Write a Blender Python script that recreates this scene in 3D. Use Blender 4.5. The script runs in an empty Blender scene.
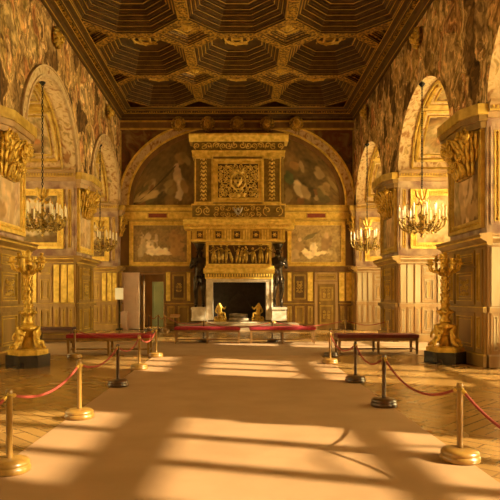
import bpy, bmesh, math, random
import numpy as np
from mathutils import Vector, Matrix

random.seed(7)
PI = math.pi
SC = bpy.context.scene
COL = SC.collection

# ------------------------------------------------------------------ camera
F_PX, VX, VY, EYE = 580.0, 237.0, 296.0, 1.42
cam_d = bpy.data.cameras.new('camera')
cam_d.sensor_width = 36.0
cam_d.lens = F_PX / 500.0 * 36.0
cam_d.shift_x = (250 - VX) / 500.0
cam_d.shift_y = (VY - 250) / 500.0
cam = bpy.data.objects.new('camera', cam_d)
COL.objects.link(cam)
cam.location = (0, 0, EYE)
cam.rotation_euler = (PI / 2, 0, 0)
SC.camera = cam

# ------------------------------------------------------------------ view, world, sun
SC.view_settings.view_transform = 'Standard'
SC.view_settings.look = 'None'
SC.view_settings.gamma = 1.0
SC.view_settings.use_curve_mapping = False
SC.view_settings.exposure = 0.0
SC.cycles.max_bounces = 12
SC.cycles.diffuse_bounces = 8
SC.cycles.glossy_bounces = 4
SC.cycles.transparent_max_bounces = 12
SC.cycles.sample_clamp_indirect = 6.0

W = bpy.data.worlds.new('sky')
SC.world = W
W.use_nodes = True
bg = W.node_tree.nodes['Background']
bg.inputs['Color'].default_value = (1.0, 0.775, 0.33, 1)
# the sky is several times brighter on the sun's side than on the shaded court side
_tc = W.node_tree.nodes.new('ShaderNodeTexCoord')
_sp = W.node_tree.nodes.new('ShaderNodeSeparateXYZ')
_mr = W.node_tree.nodes.new('ShaderNodeMapRange')
_mr.inputs['From Min'].default_value = -0.7
_mr.inputs['From Max'].default_value = 0.7
_mr.inputs['To Min'].default_value = 6.6
_mr.inputs['To Max'].default_value = 22.0
W.node_tree.links.new(_tc.outputs['Generated'], _sp.inputs[0])
W.node_tree.links.new(_sp.outputs['X'], _mr.inputs['Value'])
W.node_tree.links.new(_mr.outputs['Result'], bg.inputs['Strength'])

SUN_EL_COT, SUN_TAN = 1.8, 0.32          # horizontal run per metre of drop, drift along the hall
sun_d = bpy.data.lights.new('sun', 'SUN')
sun_d.energy = 18.5
sun_d.color = (1.0, 0.80, 0.50)
sun_d.angle = math.radians(1.0)
sun = bpy.data.objects.new('sun', sun_d)
COL.objects.link(sun)
sd = Vector((-SUN_EL_COT, SUN_EL_COT * SUN_TAN, -1.0)).normalized()
sun.rotation_euler = sd.to_track_quat('-Z', 'Y').to_euler()
sun.location = (30, -5, 20)

# ------------------------------------------------------------------ hall dimensions
HX = 5.0                    # half width
YE = 24.9                   # end wall
YB = -6.0                   # wall behind the viewer
DEEP = 2.6                  # depth of the window embrasures
SPR, RAD, RISE = 5.25, 2.2, 0.91   # springing, half width and flattening of the embrasure vaults
ZC = 8.93                   # underside of the ceiling cornice
BAYS = [(20.0, 24.4), (13.6, 18.0), (7.2, 11.6), (0.8, 5.2), (-5.6, -1.2)]
PIERS = [(24.4, 24.9), (18.0, 20.0), (11.6, 13.6), (5.2, 7.2), (-1.2, 0.8), (-6.0, -5.6)]

for s in (-1, 1):           # daylight portals in the window openings
    for k, (a, b) in enumerate(BAYS):
        pd = bpy.data.lights.new('window_portal', 'AREA')
        pd.shape = 'RECTANGLE'
        pd.size, pd.size_y = 3.0, 6.3
        pd.cycles.is_portal = True
        po = bpy.data.objects.new('window_portal', pd)
        COL.objects.link(po)
        po.location = (s * (HX + DEEP + 0.42), (a + b) / 2 - .3, 3.25)
        po.rotation_euler = Vector((-s, 0, 0)).to_track_quat('-Z', 'Y').to_euler()

# ------------------------------------------------------------------ materials
def mat(name, c1, c2=None, scale=4.0, rough=0.6, metal=0.0, bump=0.0, bscale=None, stretch=(1, 1, 1), lo=0.35, hi=0.65, detail=4.0, spec=0.5, coat=0.0):
    m = bpy.data.materials.new(name)
    m.use_nodes = True
    nt = m.node_tree
    b = nt.nodes['Principled BSDF']
    b.inputs['Roughness'].default_value = rough
    b.inputs['Metallic'].default_value = metal
    b.inputs['Specular IOR Level'].default_value = spec
    b.inputs['Coat Weight'].default_value = coat
    tc = nt.nodes.new('ShaderNodeTexCoord')
    mp = nt.nodes.new('ShaderNodeMapping')
    mp.inputs['Scale'].default_value = stretch
    nt.links.new(tc.outputs['Object'], mp.inputs['Vector'])
    if c2:
        n = nt.nodes.new('ShaderNodeTexNoise')
        n.inputs['Scale'].default_value = scale
        n.inputs['Detail'].default_value = detail
        nt.links.new(mp.outputs['Vector'], n.inputs['Vector'])
        r = nt.nodes.new('ShaderNodeValToRGB')
        r.color_ramp.elements[0].position = lo
        r.color_ramp.elements[1].position = hi
        r.color_ramp.elements[0].color = (*c1, 1)
        r.color_ramp.elements[1].color = (*c2, 1)
        nt.links.new(n.outputs['Fac'], r.inputs['Fac'])
        nt.links.new(r.outputs['Color'], b.inputs['Base Color'])
    else:
        b.inputs['Base Color'].default_value = (*c1, 1)
    if bump:
        n2 = nt.nodes.new('ShaderNodeTexNoise')
        n2.inputs['Scale'].default_value = bscale or scale * 4
        n2.inputs['Detail'].default_value = 3
        nt.links.new(mp.outputs['Vector'], n2.inputs['Vector'])
        bp = nt.nodes.new('ShaderNodeBump')
        bp.inputs['Strength'].default_value = bump
        bp.inputs['Distance'].default_value = 0.03
        nt.links.new(n2.outputs['Fac'], bp.inputs['Height'])
        nt.links.new(bp.outputs['Normal'], b.inputs['Normal'])
    return m

def ramp_mat(name, stops, scale, stretch=(1, 1, 1), rough=0.8, distortion=1.5, detail=6.0, interp='LINEAR', bump=0.15):
    m = mat(name, (0.5, 0.5, 0.5), (0.5, 0.5, 0.5), scale=scale, rough=rough, stretch=stretch, detail=detail, bump=bump, bscale=scale * 5, spec=0.25)
    for n in m.node_tree.nodes:
        if n.bl_idname == 'ShaderNodeValToRGB':
            cr = n.color_ramp
            cr.interpolation = interp
            while len(cr.elements) > 1:
                cr.elements.remove(cr.elements[-1])
            cr.elements[0].position = stops[0][0]
            cr.elements[0].color = (*stops[0][1], 1)
            for p, c in stops[1:]:
                e = cr.elements.new(p)
                e.color = (*c, 1)
            src = n.inputs['Fac'].links[0].from_node
            src.inputs['Distortion'].default_value = distortion
    return m

M = {}
M['gold'] = mat('gilding', (0.46, 0.265, 0.025), (0.80, 0.53, 0.095), 9, rough=0.36, metal=0.45, bump=0.3, bscale=30)
M['oldgold'] = mat('old gilding', (0.24, 0.135, 0.016), (0.64, 0.41, 0.06), 7, rough=0.45, metal=0.35, bump=0.5, bscale=22)
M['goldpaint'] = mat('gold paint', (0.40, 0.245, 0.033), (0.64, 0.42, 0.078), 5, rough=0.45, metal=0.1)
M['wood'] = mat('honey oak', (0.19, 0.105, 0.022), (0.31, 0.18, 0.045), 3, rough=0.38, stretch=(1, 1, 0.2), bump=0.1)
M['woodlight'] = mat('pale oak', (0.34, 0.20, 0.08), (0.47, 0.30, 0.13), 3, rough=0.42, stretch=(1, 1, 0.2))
M['wooddark'] = mat('dark oak', (0.085, 0.04, 0.012), (0.14, 0.07, 0.022), 4, rough=0.45, stretch=(1, 1, 0.3))
M['woodmid'] = mat('brown oak', (0.17, 0.085, 0.022), (0.25, 0.13, 0.04), 4, rough=0.45, stretch=(1, 1, 0.3))
M['ceilwood'] = mat('ceiling walnut', (0.060, 0.027, 0.005), (0.11, 0.052, 0.010), 5, rough=0.42)
M['ceilgold'] = mat('ceiling gilding', (0.085, 0.040, 0.006), (0.56, 0.33, 0.045), 11, rough=0.42, metal=0.3, bump=0.9, bscale=18, lo=0.42, hi=0.60)
M['ceilline'] = mat('ceiling gilt bead', (0.55, 0.34, 0.05), (0.68, 0.44, 0.08), 8, rough=0.4, metal=0.3)
M['plaster'] = mat('painted plaster', (0.50, 0.33, 0.15), (0.66, 0.48, 0.26), 5, rough=0.8, bump=0.1)
M['plasterrose'] = mat('rosy painted stone', (0.25, 0.135, 0.10), (0.52, 0.37, 0.23), 3.2, rough=0.75, bump=0.1, detail=8)
M['stone'] = mat('pale stone', (0.60, 0.50, 0.36), (0.74, 0.64, 0.50), 6, rough=0.6)
M['marble'] = mat('cream marble', (0.52, 0.42, 0.28), (0.74, 0.66, 0.52), 5, rough=0.35, detail=8)
M['olivegold'] = mat('dull olive gilding', (0.20, 0.125, 0.022), (0.32, 0.21, 0.045), 6, rough=0.5, metal=0.1)
M['palepaint'] = mat('sunlit pilaster paint', (0.42, 0.32, 0.18), (0.56, 0.45, 0.29), 3, rough=0.5, stretch=(1, 1, 0.2))  # pale copy of the jamb pilaster gilding, sunlight put into its colour
M['brightgilt'] = mat('lit gilding', (0.62, 0.40, 0.06), (0.92, 0.66, 0.15), 6, rough=0.38, metal=0.15, bump=0.2, bscale=30)  # brighter copy of the gold paint, bounced floor light put into its colour
M['jambwood'] = mat('orange oak', (0.32, 0.185, 0.055), (0.46, 0.28, 0.09), 3, rough=0.42, stretch=(1, 1, 0.2))
M['blackseat'] = mat('dark leather', (0.045, 0.014, 0.010), (0.07, 0.022, 0.014), 10, rough=0.5)
M['hearth'] = mat('worn hearth stone', (0.26, 0.19, 0.11), (0.38, 0.28, 0.17), 5, rough=0.5, detail=8)
M['blackmarble'] = mat('black marble', (0.012, 0.011, 0.012), (0.035, 0.03, 0.028), 6, rough=0.22)
M['bronze'] = mat('dark bronze', (0.035, 0.025, 0.016), (0.075, 0.055, 0.035), 6, rough=0.32, metal=0.7, bump=0.3, bscale=14)
M['soot'] = mat('sooty iron', (0.010, 0.008, 0.007), (0.03, 0.024, 0.02), 6, rough=0.7)
M['log'] = mat('ash and logs', (0.22, 0.17, 0.11), (0.40, 0.32, 0.22), 8, rough=0.9, bump=0.6)
M['velvet'] = mat('crimson velvet', (0.22, 0.006, 0.012), (0.34, 0.012, 0.022), 14, rough=0.8)
M['velvetdark'] = mat('dark plum leather', (0.11, 0.010, 0.010), (0.16, 0.018, 0.016), 10, rough=0.6)
M['rope'] = mat('red rope', (0.22, 0.022, 0.012), (0.33, 0.045, 0.022), 60, rough=0.7, bump=0.5, bscale=90)
M['post'] = mat('golden oak post', (0.20, 0.10, 0.018), (0.33, 0.18, 0.036), 8, rough=0.3, stretch=(1, 1, 0.2), coat=0.4)
M['postdark'] = mat('dark walnut post', (0.050, 0.020, 0.007), (0.09, 0.04, 0.015), 8, rough=0.3, stretch=(1, 1, 0.2), coat=0.4)
M['pink'] = mat('greyish pink paint', (0.60, 0.43, 0.32), (0.68, 0.49, 0.37), 3, rough=0.65)
M['green'] = mat('sage green paint', (0.24, 0.36, 0.26), (0.30, 0.43, 0.31), 3, rough=0.6)
M['paper'] = mat('white paper', (0.9, 0.9, 0.86), rough=0.8)
M['wax'] = mat('candle wax', (0.92, 0.82, 0.58), rough=0.5)
M['flame'] = mat('amber bulb', (0.80, 0.42, 0.10), rough=0.25)
M['iron'] = mat('black iron', (0.012, 0.010, 0.008), rough=0.5, metal=0.6)
M['chandbronze'] = mat('aged gilt bronze', (0.14, 0.085, 0.015), (0.58, 0.38, 0.07), 16, rough=0.36, metal=0.35, bump=0.4, bscale=40)
M['red'] = mat('dark red cartouche', (0.20, 0.035, 0.015), (0.27, 0.05, 0.02), 9, rough=0.6)
M['silver'] = mat('silvered crest', (0.62, 0.58, 0.5), rough=0.4, metal=0.4)
M['white'] = mat('white stone floor', (0.6, 0.5, 0.36), rough=0.6)

def fresco_mat():
    """crowded painted figures: stretched, warped cells in flesh, ochre, olive and umber, broken by brushwork"""
    m = bpy.data.materials.new('wall fresco')
    m.use_nodes = True
    nt = m.node_tree
    L = nt.links.new
    b = nt.nodes['Principled BSDF']
    b.inputs['Roughness'].default_value = 0.8
    b.inputs['Specular IOR Level'].default_value = 0.2
    tc = nt.nodes.new('ShaderNodeTexCoord')
    n1 = nt.nodes.new('ShaderNodeTexNoise')
    n1.inputs['Scale'].default_value = 1.5
    n1.inputs['Detail'].default_value = 5
    L(tc.outputs['Object'], n1.inputs['Vector'])
    sub = nt.nodes.new('ShaderNodeVectorMath'); sub.operation = 'SUBTRACT'
    sub.inputs[1].default_value = (.5, .5, .5)
    L(n1.outputs['Color'], sub.inputs[0])
    sc = nt.nodes.new('ShaderNodeVectorMath'); sc.operation = 'SCALE'
    sc.inputs['Scale'].default_value = 1.1
    L(sub.outputs[0], sc.inputs[0])
    ad = nt.nodes.new('ShaderNodeVectorMath'); ad.operation = 'ADD'
    L(tc.outputs['Object'], ad.inputs[0]); L(sc.outputs[0], ad.inputs[1])
    def cells(scale, stretch):
        mp = nt.nodes.new('ShaderNodeMapping')
        mp.inputs['Scale'].default_value = stretch
        L(ad.outputs[0], mp.inputs['Vector'])
        v = nt.nodes.new('ShaderNodeTexVoronoi')
        v.feature = 'SMOOTH_F1'
        v.inputs['Scale'].default_value = scale
        v.inputs['Smoothness'].default_value = 0.45
        L(mp.outputs['Vector'], v.inputs['Vector'])
        sx = nt.nodes.new('ShaderNodeSeparateColor')
        L(v.outputs['Color'], sx.inputs[0])
        return sx.outputs[0]
    def ramp(src, stops):
        r = nt.nodes.new('ShaderNodeValToRGB')
        cr = r.color_ramp
        cr.elements[0].position, cr.elements[0].color = stops[0][0], (*stops[0][1], 1)
        cr.elements[1].position, cr.elements[1].color = stops[-1][0], (*stops[-1][1], 1)
        for p, c in stops[1:-1]:
            cr.elements.new(p).color = (*c, 1)
        L(src, r.inputs['Fac'])
        return r.outputs['Color']
    big = ramp(cells(1.9, (1, 1, .55)), [(.12, (.16, .09, .03)), (.26, (.70, .49, .23)), (.38, (.44, .27, .09)), (.5, (.82, .60, .31)), (.6, (.30, .22, .07)), (.7, (.64, .40, .16)), (.82, (.46, .20, .08)), (.92, (.84, .64, .35))])
    small = ramp(cells(6.5, (1, 1, .6)), [(.1, (.22, .15, .10)), (.45, (.75, .68, .55)), (.8, (1, .95, .85))])
    mx = nt.nodes.new('ShaderNodeMix'); mx.data_type = 'RGBA'; mx.blend_type = 'MULTIPLY'
    mx.inputs['Factor'].default_value = 0.75
    L(big, mx.inputs['A']); L(small, mx.inputs['B'])
    n2 = nt.nodes.new('ShaderNodeTexNoise')
    n2.inputs['Scale'].default_value = 7.0
    n2.inputs['Detail'].default_value = 6
    mp2 = nt.nodes.new('ShaderNodeMapping')
    mp2.inputs['Scale'].default_value = (1, 1, .45)
    L(ad.outputs[0], mp2.inputs['Vector'])
    L(mp2.outputs['Vector'], n2.inputs['Vector'])
    fine = ramp(n2.outputs['Fac'], [(.36, (.46, .38, .28)), (.5, (1.0, .96, .88)), (.62, (1.6, 1.55, 1.45))])
    mx2 = nt.nodes.new('ShaderNodeMix'); mx2.data_type = 'RGBA'; mx2.blend_type = 'MULTIPLY'
    mx2.inputs['Factor'].default_value = 0.85
    L(mx.outputs['Result'], mx2.inputs['A']); L(fine, mx2.inputs['B'])
    L(mx2.outputs['Result'], b.inputs['Base Color'])
    return m
M['fresco'] = fresco_mat()
M['frescodark'] = ramp_mat('dark fresco', [(0.30, (0.05, 0.028, 0.012)), (0.42, (0.13, 0.065, 0.02)), (0.5, (0.17, 0.06, 0.02)), (0.58, (0.22, 0.13, 0.04)), (0.7, (0.30, 0.19, 0.07))],
                           1.6, (1, 1, 0.9), distortion=1.2)
M['grotesque'] = ramp_mat('grotesque ornament on plaster', [(0.36, (0.34, 0.17, 0.06)), (0.45, (0.58, 0.40, 0.20)), (0.55, (0.66, 0.49, 0.27)), (0.63, (0.48, 0.30, 0.10)), (0.68, (0.30, 0.22, 0.10))],
                          5.0, (1, 1, 0.8), distortion=0.6)
M['carved'] = ramp_mat('gilt carving on brown', [(0.40, (0.10, 0.045, 0.010)), (0.50, (0.22, 0.11, 0.02)), (0.56, (0.62, 0.38, 0.08)), (0.66, (0.72, 0.48, 0.12))],
                       9.0, (1, 1, 1), rough=0.5, distortion=1.4, detail=2.0, bump=0.8)

def attr_mat(name):
    m = bpy.data.materials.new(name)
    m.use_nodes = True
    nt = m.node_tree
    b = nt.nodes['Principled BSDF']
    b.inputs['Roughness'].default_value = 0.75
    b.inputs['Specular IOR Level'].default_value = 0.25
    a = nt.nodes.new('ShaderNodeAttribute')
    a.attribute_name = 'Col'
    nt.links.new(a.outputs['Color'], b.inputs['Base Color'])
    return m
M['canvas'] = attr_mat('oil and fresco paint')

def floor_mat():
    m = bpy.data.materials.new('oak parquet')
    m.use_nodes = True
    nt = m.node_tree
    b = nt.nodes['Principled BSDF']
    tc = nt.nodes.new('ShaderNodeTexCoord')
    def brick(rot, sc):
        mp = nt.nodes.new('ShaderNodeMapping')
        mp.inputs['Rotation'].default_value = (0, 0, rot)
        nt.links.new(tc.outputs['Object'], mp.inputs['Vector'])
        br = nt.nodes.new('ShaderNodeTexBrick')
        br.inputs['Scale'].default_value = sc
        br.inputs['Color1'].default_value = (0.34, 0.19, 0.055, 1)
        br.inputs['Color2'].default_value = (0.25, 0.135, 0.038, 1)
        br.inputs['Mortar'].default_value = (0.17, 0.09, 0.027, 1)
        br.inputs['Mortar Size'].default_value = 0.012
        br.inputs['Brick Width'].default_value = 0.9
        br.inputs['Row Height'].default_value = 0.16
        nt.links.new(mp.outputs['Vector'], br.inputs['Vector'])
        return br
    b1, b2 = brick(PI / 4, 1.0), brick(-PI / 4, 1.0)
    ch = nt.nodes.new('ShaderNodeTexChecker')
    ch.inputs['Scale'].default_value = 1.0
    mp = nt.nodes.new('ShaderNodeMapping')
    mp.inputs['Rotation'].default_value = (0, 0, PI / 4)
    nt.links.new(tc.outputs['Object'], mp.inputs['Vector'])
    nt.links.new(mp.outputs['Vector'], ch.inputs['Vector'])
    mx = nt.nodes.new('ShaderNodeMix')
    mx.data_type = 'RGBA'
    nt.links.new(ch.outputs['Fac'], mx.inputs['Factor'])
    nt.links.new(b1.outputs['Color'], mx.inputs['A'])
    nt.links.new(b2.outputs['Color'], mx.inputs['B'])
    ns = nt.nodes.new('ShaderNodeTexNoise')
    ns.inputs['Scale'].default_value = 1.2
    nt.links.new(tc.outputs['Object'], ns.inputs['Vector'])
    rr = nt.nodes.new('ShaderNodeMapRange')
    rr.inputs['To Min'].default_value = 0.16
    rr.inputs['To Max'].default_value = 0.34
    nt.links.new(ns.outputs['Fac'], rr.inputs['Value'])
    nt.links.new(rr.outputs['Result'], b.inputs['Roughness'])
    nt.links.new(mx.outputs['Result'], b.inputs['Base Color'])
    return m
M['parquet'] = floor_mat()
M['carpet'] = mat('beige carpet', (0.335, 0.198, 0.092), (0.385, 0.23, 0.112), 1.6, rough=0.95, bump=0.25, bscale=240, spec=0.1, detail=6)
M['carpetgrey'] = mat('dusty rose carpet', (0.32, 0.20, 0.105), (0.37, 0.24, 0.13), 1.6, rough=0.95, bump=0.25, bscale=240, spec=0.1, detail=6)

def glass_mat():
    m = bpy.data.materials.new('window glass')
    m.use_nodes = True
    nt = m.node_tree
    nt.nodes.remove(nt.nodes['Principled BSDF'])
    out = nt.nodes['Material Output']
    t = nt.nodes.new('ShaderNodeBsdfTransparent')
    t.inputs['Color'].default_value = (0.95, 0.95, 0.92, 1)
    g = nt.nodes.new('ShaderNodeBsdfGlossy')
    g.inputs['Roughness'].default_value = 0.03
    x = nt.nodes.new('ShaderNodeMixShader')
    x.inputs['Fac'].default_value = 0.06
    nt.links.new(t.outputs[0], x.inputs[1])
    nt.links.new(g.outputs[0], x.inputs[2])
    nt.links.new(x.outputs[0], out.inputs['Surface'])
    return m
M['glass'] = glass_mat()

# ------------------------------------------------------------------ mesh builder
class Fr:
    """a wall face: u runs along it, n sticks out of it, z is up"""
    def __init__(s, o, u, n):
        s.o, s.u, s.n = Vector(o), Vector(u), Vector(n)
    def p(s, u, z, n=0.0):
        return s.o + s.u * u + s.n * n + Vector((0, 0, z))
WORLD = Fr((0, 0, 0), (1, 0, 0), (0, 1, 0))     # u = x, n = y

class MB:
    def __init__(s):
        s.v, s.f, s.m = [], [], []
    def add(s, vs, fs, mi=0):
        k = len(s.v)
        s.v += [tuple(v) for v in vs]
        s.f += [tuple(i + k for i in f) for f in fs]
        s.m += [mi] * len(fs)
    def box(s, x0, x1, y0, y1, z0, z1, mi=0):
        vs = [(x, y, z) for z in (z0, z1) for y in (y0, y1) for x in (x0, x1)]
        s.add(vs, [(0, 2, 3, 1), (4, 5, 7, 6), (0, 1, 5, 4), (2, 6, 7, 3), (0, 4, 6, 2), (1, 3, 7, 5)], mi)
    def fbox(s, fr, u0, u1, z0, z1, n0, n1, mi=0):
        vs = [fr.p(u, z, n) for z in (z0, z1) for n in (n0, n1) for u in (u0, u1)]
        s.add(vs, [(0, 2, 3, 1), (4, 5, 7, 6), (0, 1, 5, 4), (2, 6, 7, 3), (0, 4, 6, 2), (1, 3, 7, 5)], mi)
    def prism(s, pts_a, pts_b, mi=0):
        n = len(pts_a)
        fs = [tuple(range(n)), tuple(range(2 * n - 1, n - 1, -1))]
        fs += [(i, i + n, (i + 1) % n + n, (i + 1) % n) for i in range(n)]
        s.add(list(pts_a) + list(pts_b), fs, mi)
    def run(s, fr, u0, u1, prof, mi=0):
        """a moulding: profile [(n, z)] pulled along u"""
        s.prism([fr.p(u0, z, n) for n, z in prof], [fr.p(u1, z, n) for n, z in prof], mi)
    def frame(s, fr, u0, u1, z0, z1, w, n0, n1, mi=0):
        s.fbox(fr, u0, u1, z0, z0 + w, n0, n1, mi)
        s.fbox(fr, u0, u1, z1 - w, z1, n0, n1, mi)
        s.fbox(fr, u0, u0 + w, z0 + w, z1 - w, n0, n1, mi)
        s.fbox(fr, u1 - w, u1, z0 + w, z1 - w, n0, n1, mi)
    def tube(s, path, r, sides=6, mi=0, cap=True, flat=None):
        path = [Vector(p) for p in path]
        n = len(path)
        rs = r if isinstance(r, (list, tuple)) else [r] * n
        t0 = (path[1] - path[0]).normalized()
        ref = Vector((0, 0, 1)) if abs(t0.z) < 0.9 else Vector((1, 0, 0))
        a = t0.cross(ref).normalized()
        vs, fs = [], []
        for i in range(n):
            t = (path[min(i + 1, n - 1)] - path[max(i - 1, 0)])
            t = t.normalized() if t.length > 1e-9 else t0
            a = (a - t * a.dot(t))
            a = a.normalized() if a.length > 1e-6 else t.orthogonal().normalized()
            b = t.cross(a)
            for k in range(sides):
                q = 2 * PI * k / sides
                fb = flat if flat else 1.0
                vs.append(path[i] + a * (math.cos(q) * rs[i]) + b * (math.sin(q) * rs[i] * fb))
        for i in range(n - 1):
            for k in range(sides):
                k2 = (k + 1) % sides
                fs.append((i * sides + k, i * sides + k2, (i + 1) * sides + k2, (i + 1) * sides + k))
        if cap:
            fs.append(tuple(range(sides - 1, -1, -1)))
            fs.append(tuple((n - 1) * sides + k for k in range(sides)))
        s.add(vs, fs, mi)
    def lathe(s, prof, c=(0, 0, 0), seg=16, mi=0, lobes=0, amp=0.0):
        vs, fs = [], []
        n = len(prof)
        for r, z in prof:
            for k in range(seg):
                q = 2 * PI * k / seg
                rr = max(r, 0.0005) * (1 + amp * math.cos(lobes * q))
                vs.append((c[0] + rr * math.cos(q), c[1] + rr * math.sin(q), c[2] + z))
        for i in range(n - 1):
            for k in range(seg):
                k2 = (k + 1) % seg
                fs.append((i * seg + k, i * seg + k2, (i + 1) * seg + k2, (i + 1) * seg + k))
        fs.append(tuple(range(seg - 1, -1, -1)))
        fs.append(tuple((n - 1) * seg + k for k in range(seg)))
        s.add(vs, fs, mi)
    def ball(s, c, r, seg=10, mi=0, sc=(1, 1, 1)):
        rings = max(4, seg // 2)
        vs, fs = [], []
        for i in range(rings + 1):
            th = PI * i / rings
            for k in range(seg):
                q = 2 * PI * k / seg
                sr = max(math.sin(th), 0.002)
                vs.append((c[0] + r * sc[0] * sr * math.cos(q), c[1] + r * sc[1] * sr * math.sin(q), c[2] - r * sc[2] * math.cos(th)))
        for i in range(rings):
            for k in range(seg):
                k2 = (k + 1) % seg
                fs.append((i * seg + k, i * seg + k2, (i + 1) * seg + k2, (i + 1) * seg + k))
        s.add(vs, fs, mi)
    def build(s, name, mats, parent=None, smooth=False, loc=None, normals=True, bevel=0.0):
        me = bpy.data.meshes.new(name)
        me.from_pydata(s.v, [], s.f)
        mats = mats if isinstance(mats, (list, tuple)) else [mats]
        for m in mats:
            me.materials.append(m)
        me.polygons.foreach_set('material_index', s.m)
        if normals:
            bm = bmesh.new()
            bm.from_mesh(me)
            bmesh.ops.recalc_face_normals(bm, faces=bm.faces)
            if bevel:
                bmesh.ops.bevel(bm, geom=[e for e in bm.edges], offset=bevel, segments=2, affect='EDGES', profile=0.6)
            bm.to_mesh(me)
            bm.free()
        if smooth:
            me.polygons.foreach_set('use_smooth', [True] * len(me.polygons))
        me.update()
        o = bpy.data.objects.new(name, me)
        COL.objects.link(o)
        if parent:
            o.parent = parent
        if loc:
            o.location = loc
        return o

def structure(o):
    o['kind'] = 'structure'
    return o

def tag(o, label, cat, group=None):
    o['label'] = label
    o['category'] = cat
    if group:
        o['group'] = group
    return o

def thing(name, label, cat, loc=(0, 0, 0), rz=0.0, group=None):
    o = bpy.data.objects.new(name, None)
    COL.objects.link(o)
    o.empty_display_size = 0.1
    o.location = loc
    o.rotation_euler = (0, 0, rz)
    return tag(o, label, cat, group)

def copy_tree(o, parent=None):
    c = o.copy()
    COL.objects.link(c)
    if parent:
        c.parent = parent
    for ch in o.children:
        copy_tree(ch, c)
    return c

# ---- ornament helpers
def spiral(fr, u, z, n, r, turns, sgn, start):
    pts = []
    N = int(10 * turns) + 2
    for i in range(N + 1):
        t = i / N
        q = start + sgn * turns * 2 * PI * t
        rr = r * (1 - 0.85 * t)
        pts.append(fr.p(u + rr * math.cos(q), z + rr * math.sin(q), n))
    return pts

def scrolls(mb, fr, u0, u1, z0, z1, n, size, tr, seed=1, mi=0, mirror=True):
    """carved rinceaux: mirrored spirals with leaves and berries"""
    rnd = random.Random(seed)
    w, h = u1 - u0, z1 - z0
    uc = (u0 + u1) / 2
    cols = max(1, int(round((w / 2 if mirror else w) / size)))
    rows = max(1, int(round(h / size)))
    for i in range(cols):
        for j in range(rows):
            cw = (w / 2 if mirror else w) / cols
            ch = h / rows
            du = (i + 0.5) * cw + rnd.uniform(-.1, .1) * cw
            zz = z0 + (j + 0.5) * ch + rnd.uniform(-.1, .1) * ch
            sg = rnd.choice((-1, 1))
            st = rnd.uniform(0, 6.28)
            tn = rnd.uniform(1.0, 1.5)
            la = rnd.uniform(0, 6.28)
            for k in ((-1, 1) if mirror else (1,)):
                uu = uc + k * du if mirror else u0 + du
                r = min(cw, ch) * 0.52
                mb.tube(spiral(fr, uu, zz, n, r, tn, sg * k, st if k > 0 else PI - st), tr, 5, mi)
                a = la if k > 0 else PI - la
                p0 = fr.p(uu + r * .2 * math.cos(a), zz + r * .2 * math.sin(a), n)
                p1 = fr.p(uu + r * .8 * math.cos(a), zz + r * .8 * math.sin(a), n + tr)
                p2 = fr.p(uu + r * 1.25 * math.cos(a + .5 * k), zz + r * 1.25 * math.sin(a + .5 * k), n)
                mb.tube([p0, p1, p2], [tr * .6, tr * 1.5, tr * .3], 5, mi)

def acanthus(mb, fr, u, z, n, h, w, out, mi=0, lean=0.0):
    """a leaf that climbs h and curls forward at its tip"""
    pts, rs = [], []
    for t, k in ((0, .5), (.35, 1.0), (.7, .85), (.9, .6), (1.0, .25)):
        o = out * (t ** 2.2)
        zz = z + h * (t if t < .95 else .86)
        pts.append(fr.p(u + lean * t, zz, n + o + (0.02 if t >= 1 else 0)))
        rs.append(w * k)
    mb.tube(pts, rs, 6, mi, flat=0.45)

# ---- painted surfaces
def noise2(nx, ny, cells, rng):
    g = rng.random((cells[1] + 2, cells[0] + 2))
    xs = np.linspace(0, cells[0], nx)
    ys = np.linspace(0, cells[1], ny)
    xi, yi = xs.astype(int), ys.astype(int)
    fx, fy = xs - xi, ys - yi
    fx, fy = fx * fx * (3 - 2 * fx), fy * fy * (3 - 2 * fy)
    a = g[np.ix_(yi, xi)]; b = g[np.ix_(yi, xi + 1)]
    c = g[np.ix_(yi + 1, xi)]; d = g[np.ix_(yi + 1, xi + 1)]
    return (a * (1 - fx) + b * fx) * (1 - fy)[:, None] + (c * (1 - fx) + d * fx) * fy[:, None]

def paint(nx, ny, aspect, seed, palette, blobs=()):
    """colours of a painted scene: soft ground in the palette's tones, then masses [(x, y, rx, ry, turn, colour)] in units of the height"""
    rng = np.random.default_rng(seed)
    f = 0.55 * noise2(nx, ny, (max(2, int(3 * aspect)), 3), rng) + 0.3 * noise2(nx, ny, (max(3, int(8 * aspect)), 8), rng) + 0.15 * noise2(nx, ny, (max(6, int(20 * aspect)), 20), rng)
    f = (f - f.min()) / (f.max() - f.min())
    pal = np.array(palette)
    k = f * (len(pal) - 1)
    i = np.clip(k.astype(int), 0, len(pal) - 2)
    img = pal[i] * (1 - (k - i))[..., None] + pal[i + 1] * (k - i)[..., None]
    img = img * (0.78 + 0.44 * noise2(nx, ny, (max(8, int(34 * aspect)), 26), rng))[..., None]
    X, Y = np.meshgrid(np.linspace(0, aspect, nx), np.linspace(0, 1, ny))
    wob = (noise2(nx, ny, (max(4, int(9 * aspect)), 9), rng) - .5) * 0.7 + (noise2(nx, ny, (max(6, int(22 * aspect)), 22), rng) - .5) * 0.5
    for bx, by, rx, ry, tr, c in blobs:
        dx, dy = X - bx, Y - by
        ct, st = math.cos(tr), math.sin(tr)
        d = np.sqrt(((dx * ct + dy * st) / rx) ** 2 + ((-dx * st + dy * ct) / ry) ** 2) + wob
        a = np.clip((1.15 - d) / 0.3, 0, 1)[..., None]
        sh = (0.75 + 0.5 * noise2(nx, ny, (max(4, int(14 * aspect)), 14), rng))[..., None]
        img = img * (1 - a) + np.array(c) * sh * a
    return np.clip(img, 0.004, 0.95)

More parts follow.
